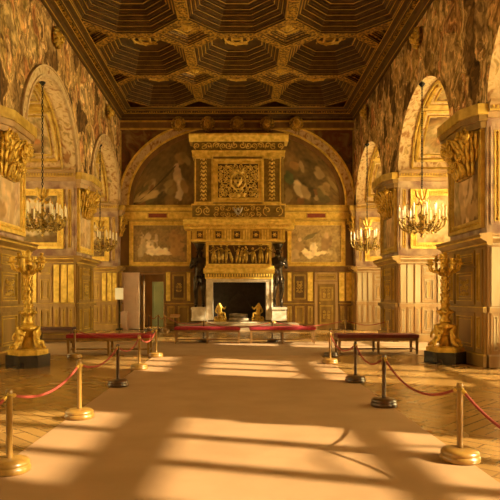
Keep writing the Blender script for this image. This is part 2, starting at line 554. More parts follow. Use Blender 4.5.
def canvas_mesh(name, pts, img, parent):
    """pts: ny x nx grid of points, img: ny x nx x 3"""
    ny, nx = len(pts), len(pts[0])
    me = bpy.data.meshes.new(name)
    me.from_pydata([tuple(p) for row in pts for p in row], [], [(j * nx + i, j * nx + i + 1, (j + 1) * nx + i + 1, (j + 1) * nx + i) for j in range(ny - 1) for i in range(nx - 1)])
    at = me.color_attributes.new('Col', 'FLOAT_COLOR', 'POINT')
    at.data.foreach_set('color', np.concatenate([img.reshape(-1, 3), np.ones((nx * ny, 1))], 1).ravel().astype(np.float32))
    me.materials.append(M['canvas'])
    me.polygons.foreach_set('use_smooth', [True] * len(me.polygons))
    o = bpy.data.objects.new(name, me)
    COL.objects.link(o)
    if parent:
        o.parent = parent
    return o

def flat_canvas(name, fr, u0, u1, z0, z1, n, parent, seed, palette, blobs=(), res=0.03):
    w, h = abs(u1 - u0), z1 - z0
    nx, ny = max(12, int(w / res)), max(12, int(h / res))
    img = paint(nx, ny, w / h, seed, palette, blobs)
    pts = [[fr.p(u0 + (u1 - u0) * i / (nx - 1), z0 + h * j / (ny - 1), n) for i in range(nx)] for j in range(ny)]
    return canvas_mesh(name, pts, img, parent)

PAL_WARM = [(0.08, 0.04, 0.015), (0.22, 0.12, 0.04), (0.36, 0.22, 0.08), (0.30, 0.22, 0.09), (0.55, 0.38, 0.18), (0.62, 0.46, 0.25)]
PAL_DARK = [(0.05, 0.032, 0.010), (0.12, 0.075, 0.022), (0.17, 0.105, 0.032), (0.22, 0.125, 0.036), (0.30, 0.19, 0.065)]
PAL_PALE = [(0.25, 0.14, 0.07), (0.45, 0.30, 0.14), (0.60, 0.44, 0.25), (0.50, 0.30, 0.16), (0.70, 0.56, 0.36)]
FLESH = (0.66, 0.44, 0.22)

# ================================================================== STRUCTURE
# ---- floor
b = MB()
b.box(-8.1, 8.1, YB - 0.2, YE + 3.2, -0.2, 0.0)
structure(b.build('floor', M['parquet']))

# ---- end wall with the passage behind its open door
E = YE / F_PX
def ex(px): return (px - VX) * E
def ez(py): return EYE + (VY - py) * E
DX0, DX1, DZ = ex(140.6), ex(163.6), ez(274.5)     # doorway in the end wall
b = MB()
b.box(-7.9, DX0, YE, YE + 0.4, 0, 10.4)
b.box(DX1, 7.9, YE, YE + 0.4, 0, 10.4)
b.box(DX0, DX1, YE, YE + 0.4, DZ, 10.4)
b.box(DX0 - 1.0, DX0 - .9, YE + .4, YE + 3, 0, 3)     # passage walls beyond the doorway
b.box(DX1 + .9, DX1 + 1.0, YE + .4, YE + 3, 0, .7)  # gap in this unseen wall added so daylight reaches the green leaf
b.box(DX1 + .9, DX1 + 1.0, YE + 2.2, YE + 3, 0, 3)
b.box(DX1 + .9, DX1 + 1.0, YE + .4, YE + 3, 2.7, 3)
b.box(DX0 - 1.0, DX1 + 1.0, YE + 3.0, YE + 3.1, 0, 3)
b.box(DX0 - 1.0, DX1 + 1.0, YE + .4, YE + 3.1, 3.0, 3.1)
structure(b.build('wall_far', M['woodmid']))
b = MB()
b.box(-7.9, 7.9, YB - 0.4, YB, 0, 10.4)
structure(b.build('wall_back', M['plaster']))

# ---- side walls: piers, vaulted embrasures, window openings
WOFF = -0.3                         # unseen windows shifted off centre to land their sun patches on the carpet
WZ0, WSP, WR = 0.16, 4.9, 1.40       # window sill, springing, half width
def wall_side(s, name):
    b = MB()
    X0, X1 = s * HX, s * (HX + DEEP)
    X2 = s * (HX + DEEP + 0.4)
    xa, xb = min(X0, X1), max(X0, X1)
    for a, c in PIERS:
        b.box(xa, xb, a, c, 0, SPR, 1)
    N = 28
    top = 10.4
    for a, c in BAYS:
        yc, ra = (a + c) / 2, (c - a) / 2
        P = [(yc - ra * math.cos(PI * i / N), SPR + RISE * RAD * math.sin(PI * i / N)) for i in range(N + 1)]
        for i in range(N):
            (y0, z0), (y1, z1) = P[i], P[i + 1]
            b.add([(X0, y0, z0), (X0, y1, z1), (X0, y1, top), (X0, y0, top)], [(0, 1, 2, 3)], 0)
            b.add([(X0, y0, z0), (X0, y1, z1), (X1, y1, z1), (X1, y0, z0)], [(0, 1, 2, 3)], 2)
        # outer wall with an arched window opening
        xo0, xo1 = min(X1, X2), max(X1, X2)
        yc += WOFF
        b.box(xo0, xo1, a - .3, yc - WR, 0, top, 3)
        b.box(xo0, xo1, yc + WR, c + .3, 0, top, 3)
        b.box(xo0, xo1, yc - WR, yc + WR, 0, WZ0, 3)
        Q = [(yc - WR * math.cos(PI * i / N), WSP + WR * math.sin(PI * i / N)) for i in range(N + 1)]
        for i in range(N):
            (y0, z0), (y1, z1) = Q[i], Q[i + 1]
            b.prism([(X1, y0, z0), (X1, y1, z1), (X1, y1, top), (X1, y0, top)], [(X2, y0, z0), (X2, y1, z1), (X2, y1, top), (X2, y0, top)], 3)
    for a, c in PIERS:      # fresco above the piers, outer skin behind
        b.add([(X0, a, SPR), (X0, c, SPR), (X0, c, top), (X0, a, top)], [(0, 1, 2, 3)], 0)
        b.box(min(X1, X2), max(X1, X2), a, c, 0, top, 3)
    structure(b.build(name, [M['fresco'], M['plasterrose'], M['grotesque'], M['plaster']], normals=False))
wall_side(-1, 'wall_left')
wall_side(1, 'wall_right')

# ---- windows
wn = 0
for s in (-1, 1):
    for a, c in BAYS:
        wn += 1
        yc = (a + c) / 2 + WOFF
        x0, x1 = sorted((s * (HX + DEEP + .12), s * (HX + DEEP + .30)))
        xm = (x0 + x1) / 2
        b = MB()
        for k in (-.5, .5):                                # stone mullions
            top = WSP + math.sqrt(WR ** 2 - (k * .94) ** 2)
            b.box(x0, x1, yc + k * .94 - .085, yc + k * .94 + .085, WZ0, top - .02)
        for z, h in ((4.72, .36), (3.52, .16), (2.1, .12)):   # transoms
            b.box(x0 + .012, x1 - .012, yc - WR, yc + WR, z, z + h)
        b.box(x0 + .012, x1 - .012, yc - WR, yc + WR, WZ0 - .02, WZ0 + .12)
        # iron arch bar across the two middle lights
        b.tube([(xm, yc - .85 * math.cos(PI * i / 16), 3.10 + .85 * math.sin(PI * i / 16)) for i in range(17)], .03, 6)
        for k in (-1.4, -.47, .47):
            for z in (1.4, 2.8):
                b.box(xm - .015, xm + .015, yc + k, yc + k + .93, z, z + .03)
        w = structure(b.build('window_%d' % wn, M['stone']))
        if s > 0 and a == 20.0:  # unseen shutter added to narrow the sun streaks on the end wall
            b = MB()
            b.box(HX + DEEP - .06, HX + DEEP + .0, yc + .95, yc + WR + .1, WZ0, WSP + WR)
            for z in (.9, 2.3, 3.7, 5.1):
                b.box(HX + DEEP - .08, HX + DEEP - .06, yc + 1.0, yc + WR, z, z + 1.2)
            structure(b.build('sun_block_shutter', M['wood'], w))
        g = MB()
        N = 20
        pts = [(xm, yc - WR, WZ0)] + [(xm, yc - WR * math.cos(PI * i / N), WSP + WR * math.sin(PI * i / N)) for i in range(N + 1)] + [(xm, yc + WR, WZ0)]
        g.add(pts, [tuple(range(len(pts)))])
        structure(g.build('pane', M['glass'], w, normals=False))

# ---- ceiling: slab, cornice, coffers
b = MB()
b.box(-8.1, 8.1, YB - .4, YE + .4, 10.4, 10.6)
ceil = structure(b.build('ceiling', M['ceilwood']))

CW = 0.37
PXC, PYC = (2 * (HX - CW)) / 3, 3.33
Y0C = YE - CW - 0.18
C0 = 0.93
ZR = 9.36
def octa(t, z, hx, hy):
    hx, hy = hx - t, hy - t
    c = max(0.02, C0 - 0.586 * t)
    return [(hx, -hy + c, z), (hx, hy - c, z), (hx - c, hy, z), (-hx + c, hy, z), (-hx, hy - c, z), (-hx, -hy + c, z), (-hx + c, -hy, z), (hx - c, -hy, z)]

STEPS = []                       # (inset, height, material of the band that ends here)
t, z = 0.0, ZR
STEPS.append((0.0, ZR, None))
STEPS.append((0.15, ZR, 1))
STEPS.append((0.15, ZR + .05, 0))
t, z = 0.15, ZR + .05
for k in range(5):
    STEPS += [(t + .024, z, 2), (t + .026, z + .055, 0), (t + .07, z + .06, 0), (t + .074, z + .115, 0)]
    t, z = t + .105, z + .115
    STEPS.append((t, z, 0))
STEPS.append((t + .04, z, 2))
STEPS.append((t + .05, z + .05, 0))
def ring_mesh(polys, mats_of, close=True):
    b = MB()
    for (p, q, mi) in zip(polys[:-1], polys[1:], mats_of):
        n = len(p)
        for i in range(n):
            j = (i + 1) % n
            b.add([p[i], p[j], q[j], q[i]], [(0, 1, 2, 3)], mi)
    if close:
        b.add(polys[-1], [tuple(range(len(polys[-1])))], 0)
    return b
CM = [M['ceilwood'], M['ceilgold'], M['ceilline']]
polys = [octa(t, z, PXC / 2, PYC / 2) for t, z, _ in STEPS]
cb = ring_mesh(polys, [m for _, _, m in STEPS[1:]])
zt = STEPS[-1][1]
coffer0 = cb.build('coffer', CM, ceil, normals=False)
rb = MB()                        # the wreath and monogram in the middle
HF = Fr((0, 0, 0), (1, 0, 0), (0, 0, -1))
class Flat:
    def p(s, u, z, n=0.0): return Vector((u, z, zt - .03 - n))
FL = Flat()
rb.tube([(0.40 * math.cos(2 * PI * i / 24), 0.40 * math.sin(2 * PI * i / 24), zt - .04) for i in range(25)], .035, 6)
for k in range(8):
    q = k * PI / 4
    rb.tube(spiral(FL, .40 * math.cos(q), .40 * math.sin(q), 0, .13, 1.0, 1, q), .022, 5)
rb.box(-.2, -.13, -.25, .25, zt - .07, zt - .02)
rb.box(.13, .2, -.25, .25, zt - .07, zt - .02)
rb.box(-.13, .13, -.035, .035, zt - .07, zt - .02)
rb.tube([(.17 * math.cos(a), .24 * math.sin(a), zt - .06) for a in [PI * .5 + PI * i / 10 for i in range(11)]], .022, 5)
rb.tube([(-.17 * math.cos(a), .24 * math.sin(a), zt - .06) for a in [PI * .5 + PI * i / 10 for i in range(11)]], .022, 5)
boss0 = rb.build('ceiling_wreath', M['ceilline'], coffer0)

def diamond(sectors):
    b = MB()
    V = [(1, 0), (0, 1), (-1, 0), (0, -1)]
    st = [(0.0, ZR, None), (0.20, ZR, 1), (0.20, ZR + .04, 0), (.23, ZR + .04, 2), (.24, ZR + .10, 0), (.33, ZR + .11, 1), (.34, ZR + .16, 0), (.37, ZR + .16, 2), (.39, ZR + .19, 0), (.50, ZR + .20, 1), (.51, ZR + .22, 2), (.58, ZR + .22, 2), (.90, ZR + .23, 1)]
    for k in sectors:
        a, c = V[k], V[(k + 1) % 4]
        for (t0, z0, _), (t1, z1, m) in zip(st[:-1], st[1:]):
            r0, r1 = (C0 - t0), (C0 - t1)
            b.add([(a[0] * r0, a[1] * r0, z0), (c[0] * r0, c[1] * r0, z0), (c[0] * r1, c[1] * r1, z1), (a[0] * r1, a[1] * r1, z1)], [(0, 1, 2, 3)], m)
    if len(sectors) == 4:
        b.lathe([(.01, ZR + .12), (.08, ZR + .14), (.10, ZR + .19), (.2, ZR + .22), (.22, ZR + .27), (.1, ZR + .3)], seg=12, mi=2, lobes=6, amp=.15)
    return b
dia0 = diamond([0, 1, 2, 3]).build('diamond_coffer', CM, ceil, normals=False)
dia_l = diamond([0, 3]).build('diamond_coffer', CM, ceil, normals=False)
dia_r = diamond([1, 2]).build('diamond_coffer', CM, ceil, normals=False)
dia_e = diamond([2, 3]).build('diamond_coffer', CM, ceil, normals=False)
NR = 9
used = set()
def place(src, x, y):
    if src.name in used:
        o = src.copy(); COL.objects.link(o)
        for ch in src.children:
            c2 = ch.copy(); COL.objects.link(c2); c2.parent = o
    else:
        used.add(src.name); o = src
    o.location = (x, y, 0)
for r in range(NR):
    for c in (-1, 0, 1):
        place(coffer0, c * PXC, Y0C - (r + .5) * PYC)
for r in range(0, NR + 1):
    yy = Y0C - r * PYC
    for c in (-.5, .5):
        place(dia_e if r == 0 else dia0, c * PXC, yy)
    if 0 < r < NR:
        place(dia_l, -1.5 * PXC, yy)
        place(dia_r, 1.5 * PXC, yy)

# cornice around the hall, stepped, with gilt beads
prof = [((0, ZC), 0), ((.03, ZC), 0), ((.03, ZC + .12), 0), ((.05, ZC + .125), 1), ((.10, ZC + .22), 0), ((.20, ZC + .25), 0), ((.205, ZC + .285), 1), ((.24, ZC + .33), 0),
        ((.33, ZC + .36), 0), ((.335, ZC + .38), 1), ((.37, ZR - .01), 0), ((.50, ZR - .01), 0), ((.52, ZR + .0), 1), ((.58, ZR + .01), 0), ((.62, ZR + .05), 0), ((.62, ZR + .4), 0)]
b = MB()
def rect(d): return [(-HX + d, YB + d), (HX - d, YB + d), (HX - d, YE - d), (-HX + d, YE - d)]
for (p, _), (q, mi) in zip(prof[:-1], prof[1:]):
    if p[0] > .5:
        continue
    ra, rb_ = rect(p[0]), rect(q[0])
    for i in range(4):
        j = (i + 1) % 4
        b.add([(*ra[i], p[1]), (*ra[j], p[1]), (*rb_[j], q[1]), (*rb_[i], q[1])], [(0, 1, 2, 3)], mi)
structure(b.build('trim_1', [M['ceilwood'], M['ceilline']], normals=False))
# dentils of the cornice (end and sides) in one run
b = MB()
for i in range(96):
    x = -HX + .3 + i * (2 * HX - .6) / 95
    b.box(x - .025, x + .025, YE - .30, YE - .2, ZC + .27, ZC + .33)
for i in range(300):
    y = YB + .4 + i * (YE - YB - .8) / 299
    for s in (-1, 1):
        b.box(*sorted((s * (HX - .30), s * (HX - .2))), y - .025, y + .025, ZC + .27, ZC + .33)
structure(b.build('trim_2', M['ceilgold']))

# ================================================================== WALL FITTINGS
def panel(b, fr, u0, u1, z0, z1, n=0.0, mw=0, mg=1, mi=2, w=.07):
    """a framed wainscot panel: raised gilt bead, sunk field, inner raised tablet"""
    b.frame(fr, u0, u1, z0, z1, w, n, n + .035, mw)
    b.frame(fr, u0 + w, u1 - w, z0 + w, z1 - w, .022, n, n + .05, mg)
    if u1 - u0 > 3.2 * w and z1 - z0 > 3.2 * w:
        b.fbox(fr, u0 + 1.9 * w, u1 - 1.9 * w, z0 + 1.9 * w, z1 - 1.9 * w, n, n + .022, mi)
        b.frame(fr, u0 + 1.9 * w, u1 - 1.9 * w, z0 + 1.9 * w, z1 - 1.9 * w, .018, n, n + .036, mg)

DADO = 2.42
def wainscot(b, fr, L, cols, rail=1.14, base=.22, cornice=True, orn=None, ret0=0, ret1=0):
    """cols: (u0, u1, kind) where kind is 'p' panel, 'g' gilt pilaster, 'f' fluted pilaster"""
    b.fbox(fr, 0, L, 0, DADO, .0, .05, 0)
    b.fbox(fr, -ret0 * .09, L + ret1 * .09, 0, base, .05, .11, 0)
    b.fbox(fr, -ret0 * .08, L + ret1 * .08, base, base + .03, .05, .10, 1)
    b.fbox(fr, -ret0 * .1, L + ret1 * .1, rail - .05, rail + .04, .05, .12, 0)
    b.fbox(fr, -ret0 * .1, L + ret1 * .1, rail + .04, rail + .06, .05, .13, 1)
    for u0, u1, k in cols:
        if k == 'p':
            panel(b, fr, u0, u1, base + .06, rail - .07, .05)
            panel(b, fr, u0, u1, rail + .10, DADO - .42, .05)
            panel(b, fr, u0, u1, DADO - .38, DADO - .06, .05, w=.05)
        elif k == 'P':
            panel(b, fr, u0, u1, base + .06, rail - .07, .05)
            panel(b, fr, u0, u1, rail + .10, DADO - .06, .05)
        elif k == 'g':
            b.fbox(fr, u0, u1, rail + .08, DADO - .03, .05, .10, 3)
            panel(b, fr, u0, u1, base + .06, rail - .07, .05, w=.045)
        elif k == 'f':
            b.fbox(fr, u0, u1, rail + .08, DADO - .03, .05, .085, 3)
            n = max(2, int((u1 - u0) / .08))
            for i in range(n):
                uu = u0 + (i + .2) * (u1 - u0) / n
                b.fbox(fr, uu, uu + .55 * (u1 - u0) / n, rail + .16, DADO - .14, .085, .11, 3)
            b.fbox(fr, u0 - .02, u1 + .02, rail + .06, rail + .14, .05, .13, 1)
            b.fbox(fr, u0 - .02, u1 + .02, DADO - .12, DADO - .03, .05, .13, 1)
            panel(b, fr, u0, u1, base + .06, rail - .07, .05, w=.045)
    if cornice:
        x0, x1 = -ret0 * .26, L + ret1 * .26
        b.run(fr, x0, x1, [(0, DADO), (.10, DADO), (.11, DADO + .06), (.20, DADO + .11), (.23, DADO + .13), (.23, DADO + .18), (.26, DADO + .2), (.26, DADO + .225), (0, DADO + .25)], 0)
        b.fbox(fr, x0, x1, DADO + .13, DADO + .16, .23, .24, 1)
        b.fbox(fr, x0, x1, DADO + .02, DADO + .045, .10, .115, 1)

def ornament_panel(b, fr, u0, u1, z0, z1, n, seed, mi):
    scrolls(b, fr, u0, u1, z0, z1, n, .14, .012, seed, mi)

def gilt_frame(b, fr, u0, u1, z0, z1, w, n0, mi=0, beads=True):
    b.frame(fr, u0, u1, z0, z1, w, n0, n0 + .04, mi)
    b.frame(fr, u0, u1, z0, z1, w * .35, n0 + .04, n0 + .085, mi)
    b.frame(fr, u0 + w * .75, u1 - w * .75, z0 + w * .75, z1 - w * .75, w * .22, n0 + .04, n0 + .06, mi)
    if beads:
        st = .075
        m = w * .55
        nu = int((u1 - u0 - 2 * m) / st)
        nz = int((z1 - z0 - 2 * m) / st)
        for i in range(nu + 1):
            uu = u0 + m + i * (u1 - u0 - 2 * m) / nu
            for zz in (z0 + m, z1 - m):
                b.ball(fr.p(uu, zz, n0 + .05), .024, 6, mi)
        for i in range(1, nz):
            zz = z0 + m + i * (z1 - z0 - 2 * m) / nz
            for uu in (u0 + m, u1 - m):
                b.ball(fr.p(uu, zz, n0 + .05), .024, 6, mi)

WM = [M['woodlight'], M['goldpaint'], M['woodlight'], M['goldpaint']]        # window recess panelling, sunlight put into its paler oak
WMF = [M['wood'], M['goldpaint'], M['wood'], M['goldpaint']]                  # the pier fronts
trim_n = [2]
def trim(b, mats, **k):
    trim_n[0] += 1
    return structure(b.build('trim_%d' % trim_n[0], mats, **k))

SIDE = {-1: 'window-lit wall facing the benches', 1: 'shaded wall'}
def pier_front(s, a, c): return Fr((s * HX, a, 0), (0, 1, 0), (-s, 0, 0))     # u along the hall
def jamb_face(s, y): return Fr((s * HX, y, 0), (s, 0, 0), (0, -1, 0))         # u into the embrasure

def capital_label(s, k): return CAP_L[(s, k)]
CAP_L = {(-1, 0): 'small gilded leaf capital in the corner above the open pink door',
         (-1, 1): 'gilded leaf capital on the far pier behind the left candelabrum',
         (-1, 2): 'large gilded leaf capital on the pier above the left candelabrum',
         (-1, 3): 'gilded leaf capital on the nearest left pier',
         (1, 0): 'small gilded leaf capital in the corner above the closed panelled door',
         (1, 1): 'gilded leaf capital on the far pier behind the right candelabrum',
         (1, 2): 'large dark gilded leaf capital above the right candelabrum',
         (1, 3): 'gilded leaf capital on the nearest right pier'}
PIC_L = {(-1, 1): 'tall framed fresco of pale figures on the far left pier',
         (-1, 2): 'tall framed fresco on the pier above the left candelabrum',
         (-1, 3): 'tall framed fresco on the nearest left pier',
         (1, 1): 'tall dark framed fresco on the far right pier',
         (1, 2): 'tall dark framed fresco on the pier above the right candelabrum',
         (1, 3): 'tall framed fresco on the nearest right pier'}
JAM_L = {(-1, 0): 'gilt framed painting behind the farther chandelier over the open pink door side',
         (-1, 1): 'gilt framed painting behind the nearer chandelier beside the left candelabrum',
         (-1, 2): 'gilt framed painting in the recess before the left candelabrum pier',
         (1, 0): 'gilt framed painting behind the farther chandelier beside the panelled door corner',
         (1, 1): 'brightly lit gilt framed painting behind the nearer right chandelier',
         (1, 2): 'gilt framed painting on the lit pier side next to the right candelabrum pier'}

for s in (-1, 1):
    for k, (a, c) in enumerate(PIERS[:4]):
        fr = pier_front(s, a, c)
        L = c - a
        b = MB()
        if k == 0:
            wainscot(b, fr, L, [(.06, .24, 'g'), (.28, .46, 'g')], ret0=1)
        else:
            wainscot(b, fr, L, [(.06, .36, 'P'), (.44, L - .56, 'p'), (L - .48, L - .2, 'P')], ret0=1, ret1=1)
            ornament_panel(b, fr, .72, L - .82, 1.42, 1.78, .085, 5 + k, 1)
        trim(b, WMF)
        # the entablature block at the springing, carried by the capital
        b = MB()
        pr = .46 if k else .28
        u0, u1 = (.02, L - .02)
        z0, z1 = 4.80, SPR + .0
        for (d, za, zb, mi) in ((0, z0, z0 + .12, 0), (.05, z0 + .12, z0 + .24, 0), (.09, z0 + .24, z1, 1)):
            q = pr - .12 + d
            P = [fr.p(u0 - d, 0, 0), fr.p(u0 - d, 0, .12 + d), fr.p(u0 + .42 - d, 0, q), fr.p(u1 - .42 + d, 0, q), fr.p(u1 + d, 0, .12 + d), fr.p(u1 + d, 0, 0)] if k else \
                [fr.p(u0, 0, 0), fr.p(u0, 0, q), fr.p(u1, 0, q), fr.p(u1, 0, 0)]
            b.prism([p + Vector((0, 0, za)) for p in P], [p + Vector((0, 0, zb)) for p in P], mi)
        trim(b, [M['woodlight'] if s < 0 else M['wood'], M['goldpaint']])  # paler oak on the lit wall, darker on the shaded; light put into colour
        # gilded capital
        cap = thing('gilded_capital', CAP_L[(s, k)], 'capital', fr.p(L / 2, 3.94, 0), 0)
        lf = Fr((0, 0, 0), fr.u, fr.n)
        hw = .80 if k else .2
        b = MB()
        P0 = [lf.p(-hw * .45, 0, 0), lf.p(-hw * .3, 0, .1), lf.p(hw * .3, 0, .1), lf.p(hw * .45, 0, 0)]
        P1 = [lf.p(-hw, .88, 0), lf.p(-hw * .75, .88, pr * .72), lf.p(hw * .75, .88, pr * .72), lf.p(hw, .88, 0)]
        b.prism(P0, P1)
        b.build('core', M['oldgold'], cap)
        b = MB()
        rnl = random.Random(k + 3)
        for row, (zz, hh, sc) in enumerate(((.02, .36, .55), (.27, .36, .78), (.5, .34, 1.0))):
            nl = (9, 12, 15)[row] if k else 3
            for i in range(nl):
                q = PI * (i + .5) / nl
                uu = -math.cos(q) * hw * sc * .92
                nn = math.sin(q) * pr * .62 * sc + .02
                fl = Fr(lf.p(uu, 0, nn), lf.u, (lf.u * (-math.cos(q) * .6) + lf.n * math.sin(q)).normalized())
                acanthus(b, fl, 0, zz, 0, hh * rnl.uniform(.85, 1.1), (.085 if k else .08) * rnl.uniform(.8, 1.2), .17, lean=rnl.uniform(-.05, .05))
        for i in range(16 if k else 3):                  # curled tendrils and fruit between the leaves
            q = PI * rnl.uniform(.05, .95)
            t_ = rnl.uniform(.25, 1)
            pu, pn = -math.cos(q) * hw * (.45 + .5 * t_), math.sin(q) * pr * (.35 + .5 * t_) + .08
            ft = Fr(lf.p(pu, t_ * .85, pn), lf.u, lf.n)
            b.tube(spiral(ft, 0, 0, 0, rnl.uniform(.06, .11) if k else .05, 1.2, rnl.choice((-1, 1)), rnl.uniform(0, 6)), .02 if k else .012, 5)
            b.ball(lf.p(pu + .06, t_ * .8, pn), .045 if k else .025, 7)
        b.build('leaf_rows', M['gold'], cap, smooth=True)
        b = MB()
        for sg in (-1, 1):
            fv = Fr(lf.p(sg * hw * .82, .78, pr * .62), lf.u, lf.n)
            b.tube(spiral(fv, 0, 0, 0, .15 if k else .09, 1.6, sg, PI / 2), .04 if k else .025, 6)
            b.ball(lf.p(sg * hw * .82, .78, pr * .66), .05 if k else .03, 8)
            b.build('volute', M['gold'], cap, smooth=True)
            b = MB()
        b.ball(lf.p(0, .62, pr * .78), .13 if k else .06, 10, sc=(1, 1, 1.25))        # mask: brow, nose, cheeks
        b.ball(lf.p(0, .60, pr * .78 + (.13 if k else .06)), .03, 6, sc=(1, 1, 1.6))
        for sg in (-1, 1):
            b.ball(lf.p(sg * .055, .66, pr * .78 + .10), .03, 6)
            b.ball(lf.p(sg * .06, .55, pr * .78 + .09), .035, 6)
        b.build('mask', M['gold'], cap, smooth=True)
        if k:
            # framed fresco on the front of the pier
            pic = thing('framed_fresco', PIC_L[(s, k)], 'painting', fr.p(L / 2, 2.8, 0))
            b = MB()
            lf2 = Fr((0, 0, 0), fr.u, fr.n)
            gilt_frame(b, lf2, -L / 2 + .10, L / 2 - .10, 0, 2.2, .2, .0)
            b.build('frame', M['brightgilt'] if s < 0 else M['goldpaint'], pic)  # brighter gilt on the lit wall, duller on the shaded; light put into colour
            rr = random.Random(k * 7 + s)
            bl = [(.2, .75, .1, .2, .2, (.3, .2, .08)), (.42, .55, .12, .34, .1, FLESH), (.40, .86, .06, .07, 0, FLESH), (.3, .25, .07, .28, .25, FLESH), (.52, .22, .07, .25, -.2, (.5, .32, .15)),
                  (.2, .15, .16, .12, 0, (.42, .25, .1))]
            flat_canvas('canvas', lf2, -L / 2 + .28, L / 2 - .28, .18, 2.02, .025, pic, 20 + k + s * 3, PAL_PALE if s < 0 else PAL_WARM, bl)
    # ---- jambs facing the viewer, at the far side of each embrasure
    for k, (a, c) in enumerate(BAYS[:3]):
        fr = jamb_face(s, c)
        b = MB()
        wainscot(b, fr, DEEP, [(.05, .22, 'g'), (.26, .43, 'g'), (.5, .66, 'g'), (.72, 1.14, 'p'), (1.2, 1.38, 'g'), (1.44, 1.9, 'p'), (1.96, 2.14, 'g'), (2.2, 2.54, 'P')])
        trim(b, [M['woodlight'] if s > 0 else M['jambwood'], M['goldpaint'] if s < 0 else M['palepaint'], M['jambwood'], M['brightgilt'] if s < 0 else M['palepaint']])  # sun-side jambs take paler copies with the sunlight put into the colour
        b = MB()
        b.run(fr, 0, DEEP, [(0, 4.98), (.05, 4.98), (.07, 5.08), (.11, 5.1), (.12, 5.2), (.18, 5.25), (.18, SPR + .06), (0, SPR + .06)], 0)
        b.fbox(fr, 0, DEEP, 5.10, 5.13, .11, .135, 1)
        for i in range(30):
            b.fbox(fr, .05 + i * .086, .09 + i * .086, 5.14, 5.2, .11, .15, 1)
        trim(b, [M['woodlight'], M['goldpaint']])
        pic = thing('framed_painting', JAM_L[(s, k)], 'painting', fr.p(1.15, 2.88, 0))
        lf = Fr((0, 0, 0), fr.u, fr.n)
        b = MB()
        gilt_frame(b, lf, -.78, .78, 0, 1.85, .2, 0)
        b.build('frame', M['brightgilt'], pic)
        bl = [(.55, .3, .35, .12, .1, (.55, .42, .25)), (.35, .55, .1, .22, .3, FLESH), (.75, .6, .14, .2, 0, (.22, .2, .08)), (.5, .8, .3, .1, 0, (.66, .52, .32))]
        flat_canvas('canvas', lf, -.60, .60, .18, 1.67, .02, pic, 40 + k + 5 * s, [(c[0] * .6, c[1] * .6, c[2] * .6) for c in PAL_WARM] if s < 0 else PAL_PALE, bl)
        # side bands beside the painting
        b = MB()
        for u0, u1 in ((.06, .30), (2.0, 2.3)):
            panel(b, fr, u0, u1, 2.84, 4.8, 0)
        trim(b, [M['plasterrose'], M['goldpaint'], M['grotesque'], M['goldpaint']])
    # ---- vaults: archivolts on the wall, framed compartments on the intrados
    for k, (a, c) in enumerate(BAYS[:4]):
        yc = (a + c) / 2
        b = MB()
        N = 28
        X = s * HX
        for (r0, r1, d, mi) in ((RAD - .0, RAD + .30, .05, 0), (RAD - .0, RAD + .06, .08, 1), (RAD + .25, RAD + .30, .08, 1))[:3 if s < 0 else 0]:
            for i in range(N):
                t0, t1 = PI * i / N, PI * (i + 1) / N
                P = [(yc - r0 * math.cos(t0), SPR + RISE * r0 * math.sin(t0)), (yc - r0 * math.cos(t1), SPR + RISE * r0 * math.sin(t1)), (yc - r1 * math.cos(t1), SPR + RISE * r1 * math.sin(t1)), (yc - r1 * math.cos(t0), SPR + RISE * r1 * math.sin(t0))]
                b.prism([(X, y, z) for y, z in P], [(X - s * d, y, z) for y, z in P], mi)
        if s < 0:
            trim(b, [M['grotesque'], M['plaster']])
        b = MB()
        def V(t, d, r=RAD - .02):
            return (s * (HX + d), yc - r * math.cos(t), SPR + RISE * r * math.sin(t))
        def curved_frame(t0, t1, d0, d1, rad, mi):
            n = 10
            ts = [t0 + (t1 - t0) * i / n for i in range(n + 1)]
            b.tube([V(t, d0) for t in ts], rad, 5, mi)
            b.tube([V(t, d1) for t in ts], rad, 5, mi)
            for t in (t0, t1):
                b.tube([V(t, d0), V(t, d1)], rad, 5, mi)
        for t0, t1 in ((.06 * PI, .30 * PI), (.33 * PI, .47 * PI), (.53 * PI, .67 * PI), (.70 * PI, .94 * PI)):
            curved_frame(t0, t1, .55, 2.2, .07, 0)
            curved_frame(t0 + .025 * PI, t1 - .025 * PI, .72, 2.03, .03, 0)
        for t in (.315 * PI, .5 * PI, .685 * PI):
            b.tube([V(t, .45), V(t, 2.5)], .05, 5, 0)
        curved_frame(.02 * PI, .98 * PI, .42, 2.45, .04, 0)
        trim(b, [M['goldpaint']])
        if k < 2:
            where = {(-1, 0): 'above the farther left chandelier', (-1, 1): 'above the nearer left chandelier', (1, 0): 'above the farther right chandelier', (1, 1): 'above the nearer right chandelier'}[(s, k)]
            for nm, t0, t1 in (('lower', .735 * PI, .905 * PI), ('upper', .56 * PI, .64 * PI)):
                nx, ny = 30, 30
                img = paint(nx, ny, 1.2, 70 + k * 3 + s + (9 if nm == 'upper' else 0), PAL_WARM, [(.6, .4, .3, .16, .3, (.45, .2, .07)), (.5, .7, .2, .1, -.3, FLESH)])
                pts = [[V(t1 + (t0 - t1) * j / (ny - 1), .75 + 1.25 * i / (nx - 1), RAD - .03) for i in range(nx)] for j in range(ny)]
                o = canvas_mesh('vault_painting', pts, img, None)
                tag(o, '%s curved painting in the window vault %s' % (nm, where), 'painting')

